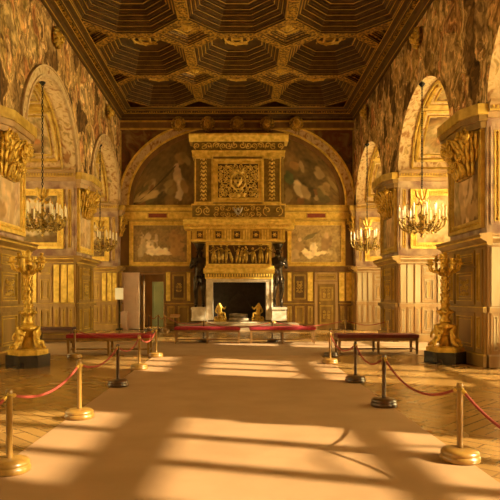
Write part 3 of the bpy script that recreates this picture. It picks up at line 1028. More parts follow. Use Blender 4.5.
# thin frieze strip above the frescoes and gilded masks below the cornice
def mask_thing(loc, n, label, size=.2):
    t = thing('gilded_mask', label, 'mask', loc, 0, 'gilded masks under the ceiling cornice')
    n = Vector(n)
    u = Vector((-n.y, n.x, 0))
    f = Fr((0, 0, 0), u, n)
    b = MB()
    b.ball(f.p(0, 0, size * .35), size * .62, 12, sc=(1, 1, 1.15))
    b.ball(f.p(0, -.05 * size, size * .95), size * .17, 8, sc=(1, 1, 1.4))     # nose
    for sg in (-1, 1):
        b.ball(f.p(sg * size * .27, .2 * size, size * .82), size * .16, 8)      # brows
        b.ball(f.p(sg * size * .27, -.25 * size, size * .8), size * .19, 8)     # cheeks
    b.ball(f.p(0, -.48 * size, size * .78), size * .16, 8, sc=(1.5, 1.2, .8))  # mouth and chin
    b.build('face', M['gold'], t, smooth=True)
    b = MB()
    for i in range(14):
        q = 2 * PI * i / 14
        p0 = f.p(size * .55 * math.cos(q), size * .6 * math.sin(q), size * .25)
        p1 = f.p(size * .9 * math.cos(q + .15), size * .95 * math.sin(q + .15), size * .4)
        p2 = f.p(size * 1.05 * math.cos(q + .4), size * 1.1 * math.sin(q + .4), size * .15)
        b.tube([p0, p1, p2], [size * .14, size * .2, size * .06], 6)
    b.build('mane', M['oldgold'], t, smooth=True)
    return t
pos = ['leftmost', 'second from left', 'middle', 'second from right', 'rightmost']
for px, nm in zip((179, 208, 237, 267, 296), pos):
    mask_thing((ex(px), YE - .15, ez(125.5)), (0, -1, 0), 'gilded mask on the end wall frieze, %s of five above the chimneypiece' % nm, .29)
for s in (-1, 1):
    for k, y in enumerate((22.2, 15.8, 9.4)):
        w = ('farthest', 'second farthest', 'nearest')[k]
        mask_thing((s * (HX - .03), y, 8.45), (-s, 0, 0), 'gilded mask under the cornice of the %s wall, above its %s window arch' % ('left' if s < 0 else 'right', w), .26)
        
# ================================================================== END WALL FITTINGS
EF = Fr((0, YE, 0), (1, 0, 0), (0, -1, 0))       # u = x, n = towards the viewer
def EB(b, px0, px1, py0, py1, n0, n1, mi=0):      # a box on the end wall, measured off the photograph in px at the wall's distance
    b.fbox(EF, ex(px0), ex(px1), ez(py1), ez(py0), n0, n1, mi)

# frieze below the cornice
b = MB()
EB(b, 120, 354, 121, 130, 0, .06, 0)
EB(b, 120, 354, 121, 122.6, .06, .10, 1)
EB(b, 120, 354, 128.6, 130.4, .06, .11, 1)
trim(b, [M['woodmid'], M['goldpaint']])
# spandrels
N = 40
AX, AZ = 118.5, 89.0        # half width and rise of the great arch in px
def arch_pt(i, a, h, n=2.2):
    q = PI * i / N
    c, s_ = math.cos(q), math.sin(q)
    return (-a * math.copysign(abs(c) ** (2 / n), c), h * abs(s_) ** (2 / n))
z206 = ez(206)
for sg, lab in ((-1, 'dark brown corner fresco over the great arch, on the open pink door side'), (1, 'dark brown corner fresco over the great arch, on the closed door side')):
    sp = thing('spandrel_fresco', lab, 'fresco', (0, 0, 0), 0)
    b = MB()
    for i in range(N):
        x0, h0 = arch_pt(i, AX, AZ)
        x1, h1 = arch_pt(i + 1, AX, AZ)
        P = [(x0 * E, z206 + h0 * E), (x1 * E, z206 + h1 * E), (x1 * E, ez(130)), (x0 * E, ez(130))]
        if P[0][1] > ez(131) or P[1][1] > ez(131) or x0 * sg < 0:
            continue
        b.prism([EF.p(x, z, .0) for x, z in P], [EF.p(x, z, .02) for x, z in P])
    b.build('plaster', M['frescodark'], sp)
    b = MB()
    u0, u1 = sorted((ex(237 + sg * 115.5), ex(237 + sg * 116.4)))
    b.fbox(EF, u0, u1, ez(190), ez(131), .02, .06)
    b.build('gilt_strip', M['goldpaint'], sp)
# the great arch band
b = MB()
for (a0, h0, a1, h1, n0, n1, mi) in ((AX - 10, AZ - 9, AX, AZ, 0, .10, 0), (AX - 2.2, AZ - 2, AX, AZ, .10, .15, 1), (AX - 11, AZ - 10, AX - 9, AZ - 8.2, .10, .14, 1), (AX - 15, AZ - 14, AX - 10, AZ - 9, 0, .04, 2)):
    for i in range(N):
        p, q = arch_pt(i, a0, h0), arch_pt(i + 1, a0, h0)
        r, t = arch_pt(i + 1, a1, h1), arch_pt(i, a1, h1)
        if min(p[1], q[1]) > 77.5:
            continue
        P = [(x * E, z206 + min(h, 76) * E) for x, h in (p, q, r, t)]
        b.prism([EF.p(x, z, n0) for x, z in P], [EF.p(x, z, n1) for x, z in P], mi)
trim(b, [M['grotesque'], M['brightgilt'], M['woodmid']])
# lunette frescoes
def lunette(px0, px1, label, seed, blobs):
    nx, ny = 90, 70
    w, h = (px1 - px0) * E, (206 - 131) * E
    img = paint(nx, ny, w / h, seed, PAL_DARK, blobs)
    pts = []
    for j in range(ny):
        row = []
        for i in range(nx):
            px = px0 + (px1 - px0) * i / (nx - 1)
            k = 1 - min(1, abs(px - 237) / (AX - 13)) ** 2.2
            top = (AZ - 12) * max(0.0, k) ** (1 / 2.2)
            row.append(EF.p(ex(px), z206 + min(75, top) * E * j / (ny - 1), .012))
        pts.append(row)
    return tag(canvas_mesh('lunette_fresco', pts, img, None), label, 'fresco')
rl = random.Random(11)
def crowd(n, asp, x0, x1, y0, y1, cols):
    return [(rl.uniform(x0, x1) * asp, rl.uniform(y0, y1), rl.uniform(.03, .07), rl.uniform(.05, .13), rl.uniform(-.7, .7), rl.choice(cols)) for _ in range(n)]
TONES = [(.26, .155, .045), (.32, .19, .06), (.22, .10, .028), (.14, .10, .03), (.29, .19, .06), (.36, .23, .085), (.08, .05, .015)]
lunette(131.5, 195, 'lunette fresco of a standing pale figure beside the overmantel, on the open door side', 3,
        crowd(16, .85, .1, .6, .08, .5, TONES) + [(.62, .45, .045, .13, .1, (.55, .36, .17)), (.64, .24, .06, .15, -.1, (.60, .44, .24)), (.60, .62, .035, .045, 0, (.5, .32, .15)), (.25, .22, .2, .08, .2, (.45, .30, .11)), (.40, .44, .3, .012, .75, (.07, .045, .012))] + crowd(5, .85, .6, .95, .1, .7, TONES))
lunette(281, 343, 'lunette fresco of a seated group beside the overmantel, on the closed door side', 4,
        crowd(18, .85, .05, .9, .08, .62, TONES) + [(.24, .25, .05, .15, .25, (.60, .42, .2)), (.1, .42, .07, .09, 0, (.10, .11, .035)), (.17, .6, .07, .08, .3, (.42, .22, .06)), (.33, .2, .05, .12, .4, (.40, .26, .1))])
# entablature between lunettes and the lower paintings
b = MB()
for p0, p1 in ((120, 194), (281, 354)):
    EB(b, p0, p1, 205.5, 208, 0, .16, 1)
    EB(b, p0, p1, 208, 211, 0, .12, 0)
    EB(b, p0, p1, 211, 212.4, 0, .15, 1)
    EB(b, p0, p1, 212.4, 219, 0, .06, 0)
    EB(b, p0, p1, 219, 221, 0, .11, 1)
for pc in (158, 316):
    EB(b, pc - 9, pc + 9, 213.8, 217.8, .06, .10, 2)
    EB(b, pc - 10, pc - 9, 213.4, 218.2, .06, .12, 1)
    EB(b, pc + 9, pc + 10, 213.4, 218.2, .06, .12, 1)
trim(b, [M['brightgilt'], M['goldpaint'], M['red']])
# the two horizontal frescoes
def end_picture(px0, px1, py0, py1, label, seed, pal, blobs):
    t = thing('framed_painting', label, 'painting', (ex((px0 + px1) / 2), YE, ez(py1)))
    f = Fr((0, 0, 0), (1, 0, 0), (0, -1, 0))
    w, h = (px1 - px0) * E, (py1 - py0) * E
    b = MB()
    gilt_frame(b, f, -w / 2, w / 2, 0, h, .17, .02)
    b.build('frame', M['brightgilt'], t)
    flat_canvas('canvas', f, -w / 2 + .15, w / 2 - .15, .15, h - .15, .035, t, seed, pal, blobs, .022)
end_picture(129.6, 191, 221.6, 266, 'framed fresco of one pale reclining figure above the open door', 12,
            [(0.14, 0.085, 0.025), (0.24, 0.15, 0.05), (0.33, 0.2, 0.07), (0.27, 0.18, 0.06), (0.42, 0.26, 0.1)],
            [(.42, .38, .16, .2, .9, (.86, .64, .36)), (.28, .48, .09, .22, .15, (.56, .38, .18)), (.66, .3, .26, .09, .1, (.90, .68, .4)), (.85, .26, .18, .06, -.15, (.86, .62, .34)), (.4, .7, .07, .09, 0, (.6, .4, .2)),
             (.62, .62, .04, .13, .1, (.62, .42, .22)), (.55, .57, .1, .03, .2, (.6, .4, .2)), (1.15, .5, .2, .35, .2, (.40, .22, .07)), (.22, .3, .1, .2, -.2, (.46, .33, .16))])
end_picture(287.3, 345, 221.6, 266, 'framed fresco of a crowded pale group above the closed panelled door', 13,
            [(0.14, 0.085, 0.025), (0.30, 0.19, 0.065), (0.46, 0.31, 0.12), (0.34, 0.22, 0.08), (0.60, 0.43, 0.2)],
            [(.62, .4, .10, .2, .5, (.92, .70, .4)), (.42, .25, .08, .2, .9, (.9, .66, .36)), (.78, .25, .2, .06, .2, (.88, .66, .36)), (.55, .72, .25, .05, .5, (.22, .16, .06)), (.95, .5, .14, .2, -.4, (.34, .2, .08)), (.95, .72, .06, .07, 0, (.62, .4, .2)),
             (.2, .45, .14, .14, 0, (.42, .26, .1)), (.24, .62, .06, .07, 0, (.64, .44, .22)), (.1, .2, .1, .14, .2, (.5, .34, .16))])
# wainscot of the end wall
b = MB()
f = EF
for p0, p1 in ((120, 140.3), (163.9, 194), (281, 354)):
    EB(b, p0, p1, 272, 329, 0, .05, 0)
EB(b, 120, 194, 266.3, 268, 0, .22, 4); EB(b, 120, 194, 268, 271.5, 0, .14, 4); EB(b, 120, 194, 266, 266.6, 0, .26, 1)
EB(b, 281, 354, 266.3, 268, 0, .22, 4); EB(b, 281, 354, 268, 271.5, 0, .14, 4); EB(b, 281, 354, 266, 266.6, 0, .26, 1)
EB(b, 138.4, 140.6, 272, 329, .05, .10, 4); EB(b, 163.6, 165.6, 272, 329, .05, .10, 4); EB(b, 140.6, 163.6, 272, 274.5, .0, .10, 4)
for p0, p1 in ((166.2, 170.5), (187, 190.4), (287.5, 291.2), (307.5, 312.5), (339, 344), (346, 352.5)):
    EB(b, p0, p1, 273, 301, .05, .10, 3)
    EB(b, p0 - .3, p1 + .3, 272, 273.2, .05, .12, 1)
for p0, p1 in ((164, 194), (282, 314), (338, 354)):
    EB(b, p0, p1, 301.2, 303, .05, .12, 4)
    EB(b, p0, p1, 303, 303.7, .05, .10, 1)
    EB(b, p0, p1, 325.5, 329, .05, .11, 4)
def EP(b, p0, p1, y0, y1, w=.05):
    panel(b, EF, ex(p0), ex(p1), ez(y1), ez(y0), .05, 4, 1, 0, w)
EP(b, 166.5, 176, 305, 324.5); EP(b, 177, 190, 305, 324.5)
EP(b, 293.8, 305, 305, 324.5); EP(b, 286, 292.5, 305, 324.5); EP(b, 306.5, 313.5, 305, 324.5); EP(b, 339, 345, 305, 324.5); EP(b, 346, 353, 305, 324.5)
EP(b, 171.5, 186.5, 273.5, 300.5)
EP(b, 121, 137.5, 273.5, 300.5)
EP(b, 292, 306.5, 273.5, 300.5)
EB(b, 294.6, 304, 276, 298, .05, .075, 5)
EB(b, 174, 184, 276, 298, .05, .075, 5)
scrolls(b, EF, ex(296.2), ex(302.4), ez(293), ez(281), .085, .13, .013, 3, 1)
scrolls(b, EF, ex(176.4), ex(181.8), ez(292), ez(282), .085, .13, .013, 4, 1)
trim(b, [M['wood'], M['goldpaint'], M['woodlight'], M['brightgilt'], M['woodmid'], M['wooddark']])

# closed panelled door
b = MB()
EB(b, 317.2, 334.8, 284, 327.5, .05, .08, 0)
EB(b, 314.2, 317.2, 282.5, 329, .05, .12, 1); EB(b, 334.8, 337.4, 282.5, 329, .05, .12, 1); EB(b, 314.2, 337.4, 281.6, 284, .05, .13, 1)
panel(b, EF, ex(314.5), ex(337), ez(281), ez(272.6), .05, 1, 2, 0, .06)
d1 = structure(b.build('door_1', [M['wood'], M['woodlight'], M['goldpaint']]))
for y0, y1, sd_ in ((286, 301.5, 1), (304, 325, 2)):
    b = MB()
    panel(b, EF, ex(318.2), ex(333.8), ez(y1), ez(y0), .08, 0, 1, 0, .05)
    yc_ = (y0 + y1) / 2
    scrolls(b, EF, ex(322), ex(330), ez(yc_ + 4.2), ez(yc_ - 4.2), .115, .12, .013, 8 + sd_, 1)
    structure(b.build('door_panel', [M['wood'], M['goldpaint']], d1))
b = MB(); b.ball(EF.p(ex(319.2), ez(303), .14), .04, 8)
structure(b.build('door_knob', M['gold'], d1, smooth=True))
# open pinkish leaf of the passage door, swung back against the wall
b = MB()
LF = Fr((ex(122.3), YE - .16, 0), (1, 0, 0), (0, -1, 0))
LW = ex(140.2) - ex(122.3)
b.fbox(LF, 0, LW, .02, 2.42, 0, .05)
d2 = structure(b.build('door_2', M['pink']))
for z0, z1 in ((.12, .62), (.70, 1.55), (1.64, 1.98), (2.04, 2.34)):
    b = MB()
    b.frame(LF, .10, LW - .10, z0, z1, .04, .05, .09)
    b.fbox(LF, .19, LW - .19, z0 + .09, z1 - .09, .05, .065)
    structure(b.build('door_panel', M['pink'], d2))
b = MB(); b.ball(LF.p(.06, 1.1, .09), .03, 8); b.tube([LF.p(.06, 1.1, .05), LF.p(.06, 1.1, .09)], .012, 6)
structure(b.build('door_knob', M['gold'], d2, smooth=True))
# sage green leaf beyond the doorway
b = MB()
GK = (YE + 2.0) / YE
GX0, GX1 = ex(152.3) * GK, ex(164.5) * GK
GF = Fr((GX0, YE + 2.0, 0), (1, 0, 0), (0, -1, 0))
b.fbox(GF, 0, GX1 - GX0 + .03, .01, 2.13, 0, .05)
d3 = structure(b.build('door_3', M['green']))
for z0, z1 in ((.1, .72), (.8, 1.98)):
    b = MB()
    b.frame(GF, .07, GX1 - GX0 - .05, z0, z1, .03, .05, .07)
    structure(b.build('door_panel', M['green'], d3))
b = MB()
EB(b, 140.9, 143.5, 275, 329, -.38, -.02, 0)
EB(b, 143.5, 163.5, 275, 281.5, -.38, -.30, 0)
trim(b, [M['woodmid']])
# notice and plinth by the corner
nt = thing('notice_sheet', 'white paper notice fixed in the corner beside the open pink door', 'notice', (-4.93, YE - .62, ez(299.4)))
b = MB(); b.box(-.17, .17, -.012, .0, 0, .48)
b.build('sheet', M['paper'], nt)
b = MB(); b.box(-.14, .12, -.016, -.012, .36, .375); b.box(-.14, .06, -.016, -.012, .27, .282); b.box(-.14, .10, -.016, -.012, .2, .212)
b = MB(); b.box(-.02, .02, 0, .03, -1.22, .45)
b.box(-.12, .12, -.1, .14, -1.29, -1.22)
b.build('stand', M['iron'], nt)

b = MB(); b.box(-.17, .17, -.14, .14, 0, .06); b.box(-.14, .14, -.11, .11, .06, .7); b.box(-.17, .17, -.14, .14, .7, .76)
tag(b.build('grey_plinth', M['pink'], loc=(-4.8, YE - .3, 0)), 'low pinkish grey plinth standing under the white notice', 'plinth')

# ================================================================== CHIMNEYPIECE
YF = 24.05
Ef = YF / F_PX
def fx(px): return (px - VX) * Ef
def fz(py): return EYE + (VY - py) * Ef
fp = thing('chimneypiece', 'monumental gilded chimneypiece with carved overmantel in the middle of the end wall', 'fireplace', (0, YE, 0))
FP = Fr((0, 0, 0), (1, 0, 0), (0, -1, 0))
DF = YE - YF                # depth of the lower stage
def FB(b, p0, p1, y0, y1, n0, n1, mi=0):
    b.fbox(FP, fx(p0), fx(p1), fz(y1), fz(y0), n0, n1, mi)
# overmantel
b = MB()
D2 = DF - .12
FB(b, 193.5, 284, 156, 204, .0, D2, 0)
FB(b, 192, 285, 150, 156, 0, D2 + .05, 1)
FB(b, 191.5, 285.5, 150, 151.5, 0, D2 + .10, 1)
FB(b, 192.5, 284.5, 141, 150, 0, D2 + .02, 0)
b.run(FP, fx(189), fx(288.5), [(0, fz(141)), (D2 + .06, fz(141)), (D2 + .10, fz(139.5)), (D2 + .18, fz(137)), (D2 + .24, fz(136)), (D2 + .24, fz(134)), (0, fz(134))], 1)
FB(b, 191, 286, 203.5, 205, 0, D2 + .07, 1)
FB(b, 192, 285, 205, 217, 0, D2 + .03, 0)
FB(b, 191.5, 285.5, 217, 219.5, 0, D2 + .09, 1)
b.build('overmantel', [M['olivegold'], M['brightgilt']], fp)
b = MB()
NB = D2 + .02
scrolls(b, FP, fx(193.5), fx(283.5), fz(149.6), fz(141.5), NB + .015, .26, .022, 2, 0)
b.build('carved_frieze', M['brightgilt'], fp)
b = MB()
scrolls(b, FP, fx(194), fx(211), fz(216), fz(206), NB + .03, .3, .02, 5, 0)
b.build('carved_frieze', M['brightgilt'], fp)
b = MB()
scrolls(b, FP, fx(263), fx(283), fz(216), fz(206), NB + .03, .3, .02, 6, 0)
b.build('carved_frieze', M['brightgilt'], fp)
b = MB()
scrolls(b, FP, fx(213), fx(262), fz(216.4), fz(205.6), NB + .03, .24, .02, 7, 0)
b.build('carved_frieze', M['brightgilt'], fp)
for p in (203.5, 272):
    b = MB()
    FB(b, p - 9, p - 8, 157, 203, D2, D2 + .05, 0)
    FB(b, p + 8, p + 9, 157, 203, D2, D2 + .05, 0)
    for q in range(11):                               # pendant of leaves and fruit down each pilaster
        zc = fz(159 + q * 4)
        b.ball(FP.p(fx(p), zc, D2 + .04), .055, 8, 0)
        for sg in (-1, 1):
            b.tube([FP.p(fx(p), zc, D2 + .03), FP.p(fx(p) + sg * .09, zc + .06, D2 + .05), FP.p(fx(p) + sg * .13, zc - .02, D2 + .03)], [.03, .035, .012], 5, 0)
    FB(b, p - 9.5, p + 9.5, 156, 158, D2, D2 + .08, 0)
    FB(b, p - 9.5, p + 9.5, 201.5, 203.5, D2, D2 + .08, 0)
    b.build('pilaster', M['brightgilt'], fp)
b = MB()
gilt_frame(b, FP, fx(213), fx(263), fz(202), fz(158.5), .2, D2, 0, beads=False)
FB(b, 217, 259.5, 163, 198.5, D2, D2 + .012, 1)
b.build('crest_frame', [M['brightgilt'], M['wooddark']], fp)
b = MB()
nn = D2 + .035
# coat of arms: crowned shield in a wreath, scrolls, supporters, winged head beneath
scrolls(b, FP, fx(218), fx(258.5), fz(197), fz(164), nn, .21, .022, 11, 0)
scrolls(b, FP, fx(219), fx(257.5), fz(196), fz(165), nn + .02, .27, .016, 12, 0)
cx, cz = fx(238), fz(181)
b.tube([FP.p(cx + .30 * math.cos(2 * PI * i / 20), cz + .33 * math.sin(2 * PI * i / 20), nn + .05) for i in range(21)], .045, 6, 0)
sh = [(-.18, .2), (.18, .2), (.18, -.02), (.1, -.17), (0, -.24), (-.1, -.17), (-.18, -.02)]
b.prism([FP.p(cx + u, cz + z, nn) for u, z in sh], [FP.p(cx + u, cz + z, nn + .07) for u, z in sh], 0)
for u, z in ((-.08, .1), (.08, .1), (0, -.08)):         # three fleurs-de-lis
    b.tube([FP.p(cx + u, cz + z - .06, nn + .09), FP.p(cx + u, cz + z, nn + .1), FP.p(cx + u, cz + z + .07, nn + .09)], [.008, .026, .004], 6, 1)
    for sg in (-1, 1):
        b.tube([FP.p(cx + u, cz + z - .03, nn + .09), FP.p(cx + u + sg * .04, cz + z + .03, nn + .1), FP.p(cx + u + sg * .06, cz + z - .01, nn + .09)], [.012, .012, .005], 5, 1)
for i in range(5):                                      # crown
    u = (i - 2) * .1
    b.tube([FP.p(cx + u * .8, cz + .36, nn + .06), FP.p(cx + u, cz + .47, nn + .08), FP.p(cx + u * 1.15, cz + .56 - abs(u) * .2, nn + .06)], [.03, .04, .012], 6, 0)
b.fbox(FP, cx - .24, cx + .24, cz + .33, cz + .39, nn, nn + .09, 0)
b.ball(FP.p(cx, fz(195), nn + .09), .11, 10, 0)
for sg in (-1, 1):
    for q in (0, 1, 2):
        b.tube([FP.p(cx + sg * .08, fz(195) - .03 * q, nn + .06), FP.p(cx + sg * .22, fz(195) + .06 - .05 * q, nn + .08), FP.p(cx + sg * .34, fz(195) + .03 - .06 * q, nn + .05)], [.03, .04, .012], 5, 0)
b.build('coat_of_arms', [M['brightgilt'], M['wooddark']], fp, smooth=True)
b = MB()
for sg in (-1, 1):
    b.tube([FP.p(fx(238) + sg * .2, fz(207), D2 + .08), FP.p(fx(238) + sg * .1, fz(211), D2 + .1), FP.p(fx(238), fz(215), D2 + .08)], [.02, .06, .02], 6)
b.ball(FP.p(fx(238), fz(209), D2 + .08), .07, 8)
b.build('emblem', M['silver'], fp, smooth=True)
# mantel cornice and frieze
b = MB()
DM = DF + .12
b.run(FP, fx(184), fx(294), [(0, fz(229)), (DM + .02, fz(229)), (DM + .06, fz(227.5)), (DM + .14, fz(226)), (DM + .3, fz(224.5)), (DM + .34, fz(223.6)), (DM + .34, fz(222)), (DM + .38, fz(221.4)), (DM + .38, fz(220.6)), (0, fz(220))], 0)
for i in range(48):
    u = fx(188) + i * (fx(290) - fx(188)) / 47
    b.fbox(FP, u - .022, u + .022, fz(227.4), fz(226), DM + .04, DM + .2, 0)
FB(b, 192, 284.5, 229, 241.5, 0, DM, 1)
FB(b, 191.5, 285, 239.8, 241.8, 0, DM + .06, 0)
for i in range(5):
    pc = 200 + i * 18.6
    FB(b, pc + 6.0, pc + 7.6, 230, 240, DM, DM + .05, 0)
    FB(b, pc + 8.6, pc + 10.2, 230, 240, DM, DM + .05, 0)
    FB(b, pc + 11.2, pc + 12.8, 230, 240, DM, DM + .05, 0) if i < 4 else None
b.build('mantel_cornice', [M['brightgilt'], M['goldpaint']], fp)
for i in range(9):
    pc = 200 + i * 9.3 * 1.0
    if i % 2 == 0:
        b = MB()
        FB(b, pc - 3.6, pc + 3.6, 231, 239.4, DM, DM + .02, 0)
        b.frame(FP, fx(pc - 3.8), fx(pc + 3.8), fz(239.6), fz(230.8), .03, DM, DM + .05, 1)
        for q in range(6):
            a = q * PI / 3
            b.tube([FP.p(fx(pc), fz(235.2), DM + .04), FP.p(fx(pc) + .05 * math.cos(a), fz(235.2) + .05 * math.sin(a), DM + .06), FP.p(fx(pc) + .1 * math.cos(a), fz(235.2) + .1 * math.sin(a), DM + .04)], [.01, .025, .008], 5, 1)
        b.build('rosette_panel', [M['wooddark'], M['gold']], fp)
# figure relief between the bronzes
b = MB()
DR = DF - .05
FB(b, 206, 271, 242, 266, 0, DR, 1)
b.frame(FP, fx(206), fx(271.5), fz(266), fz(242.6), .09, DR, DR + .08, 0)
FB(b, 208.5, 269, 245, 264, DR, DR + .01, 2)
b.build('relief_ground', [M['brightgilt'], M['brightgilt'], M['wooddark']], fp)
b = MB()
rnd = random.Random(5)
for g in range(3):
    for i in range(5):
        u = fx(212.5 + g * 20 + i * 3.4)
        zb, ztp = fz(263), fz(249 + rnd.uniform(-2, 3))
        lean = rnd.uniform(-.12, .12)
        b.tube([FP.p(u, zb, DR + .02), FP.p(u + lean * .3, (zb + ztp) / 2 - .05, DR + .06), FP.p(u + lean, ztp, DR + .06)], [.035, .075, .05], 6)
        b.ball(FP.p(u + lean * 1.2, ztp + .08, DR + .07), .05, 8)
        b.tube([FP.p(u + lean, ztp - .03, DR + .07), FP.p(u + lean + rnd.choice((-.14, .14)), ztp - .13, DR + .1), FP.p(u + lean + rnd.choice((-.2, .2)), ztp + rnd.uniform(-.2, .12), DR + .08)], [.03, .026, .018], 5)
b.build('figure_relief', M['oldgold'], fp, smooth=True)
# lower cornice with dentils, marble surround, hearth
b = MB()
FB(b, 205, 274, 266, 270, 0, DF + .02, 0)
b.run(FP, fx(203.5), fx(274.5), [(0, fz(273.5)), (DF + .05, fz(273.5)), (DF + .12, fz(270.6)), (DF + .14, fz(269)), (DF + .14, fz(268)), (0, fz(267.5))], 0)
FB(b, 205, 273, 273.5, 278.5, 0, DF - .02, 1)
for i in range(26):
    u = fx(205.8) + i * (fx(272.2) - fx(205.8)) / 25
    b.fbox(FP, u - .03, u + .03, fz(276.6), fz(273.8), DF - .02, DF + .06, 0)
FB(b, 205, 273, 277, 278.8, 0, DF + .03, 0)
b.build('lintel_cornice', [M['brightgilt'], M['olivegold']], fp)
HZ = .30
b = MB()
FB(b, 206, 212.6, 278.8, 320, 0, DF - .03, 0)
FB(b, 266.2, 273, 278.8, 320, 0, DF - .03, 0)
FB(b, 212.6, 266.2, 278.8, 282, 0, DF - .03, 0)
b.frame(FP, fx(206.6), fx(272.4), fz(323), fz(279.3), .05, DF - .03, DF, 0)
b.build('marble_surround', M['marble'], fp)
b = MB()
FB(b, 212.6, 266.2, 281.5, 320.5, .02, .06, 0)
b.frame(FP, fx(222), fx(256.5), fz(311), fz(288), .03, .06, .085, 0)
b.tube([FP.p(fx(226), fz(309), .08), FP.p(fx(231), fz(298), .09), FP.p(fx(239), fz(292), .1), FP.p(fx(247), fz(298), .09), FP.p(fx(252), fz(309), .08)], .05, 6, 0)
b.build('fireback', M['soot'], fp)
b = MB()
b.fbox(FP, fx(180), fx(297), 0, .27, 0, DF + .62, 0)
b.fbox(FP, fx(179.4), fx(297.6), .22, .30, 0, DF + .66, 0)
b.build('hearth_step', M['hearth'], fp)
for p0, p1 in ((192, 205.6), (272, 286)):
    b = MB()
    FB(b, p0, p1, 308.5, 319.5, .05, DF + .2, 0)
    FB(b, p0 - .6, p1 + .6, 307.2, 309.4, .02, DF + .24, 0)
    FB(b, p0 - .6, p1 + .6, 318, 320.5, .02, DF + .24, 0)
    b.build('statue_pedestal', M['marble'], fp)

# ================================================================== SKINNED FIGURES
def skin_mesh(name, V, Ed, R, mats, parent=None, sub=1, extra=None, xf=None):
    me = bpy.data.meshes.new(name)
    me.from_pydata(V, Ed, [])
    o = bpy.data.objects.new(name, me)
    COL.objects.link(o)
    md = o.modifiers.new('skin', 'SKIN')
    for i, r in enumerate(R):
        rr = r if isinstance(r, tuple) else (r, r)
        me.skin_vertices[0].data[i].radius = rr
        me.skin_vertices[0].data[i].use_root = (i == 0)
    sb = o.modifiers.new('sub', 'SUBSURF')
    sb.levels = sub
    sb.render_levels = sub
    dg = bpy.context.evaluated_depsgraph_get()
    m2 = bpy.data.meshes.new_from_object(o.evaluated_get(dg))
    bpy.data.objects.remove(o)
    if extra:
        bm = bmesh.new()
        bm.from_mesh(m2)
        t = bpy.data.meshes.new('t')
        t.from_pydata(extra.v, [], extra.f)
        bm.from_mesh(t)
        bm.to_mesh(m2)
        bm.free()
        bpy.data.meshes.remove(t)
    if xf:
        m2.transform(xf)
    m2.materials.clear()
    m2.materials.append(mats)
    m2.polygons.foreach_set('material_index', [0] * len(m2.polygons))
    m2.polygons.foreach_set('use_smooth', [True] * len(m2.polygons))
    ob = bpy.data.objects.new(name, m2)
    COL.objects.link(ob)
    if parent:
        ob.parent = parent
    return ob

def fingers(b, hand, d, up, s=1.0):
    d, up = Vector(d).normalized(), Vector(up).normalized()
    side = d.cross(up).normalized()
    h = Vector(hand)
    for i, l in enumerate((.085, .1, .095, .075)):
        p = h + side * (.03 * (i - 1.5)) * s
        b.tube([p, p + d * l * .5 * s + up * .01 * s, p + d * l * s - up * .03 * s], [.016 * s, .014 * s, .01 * s], 5)
    p = h + side * .05 * s
    b.tube([p - d * .04 * s, p + side * .035 * s + d * .02 * s, p + side * .04 * s + d * .06 * s], [.017 * s, .015 * s, .011 * s], 5)

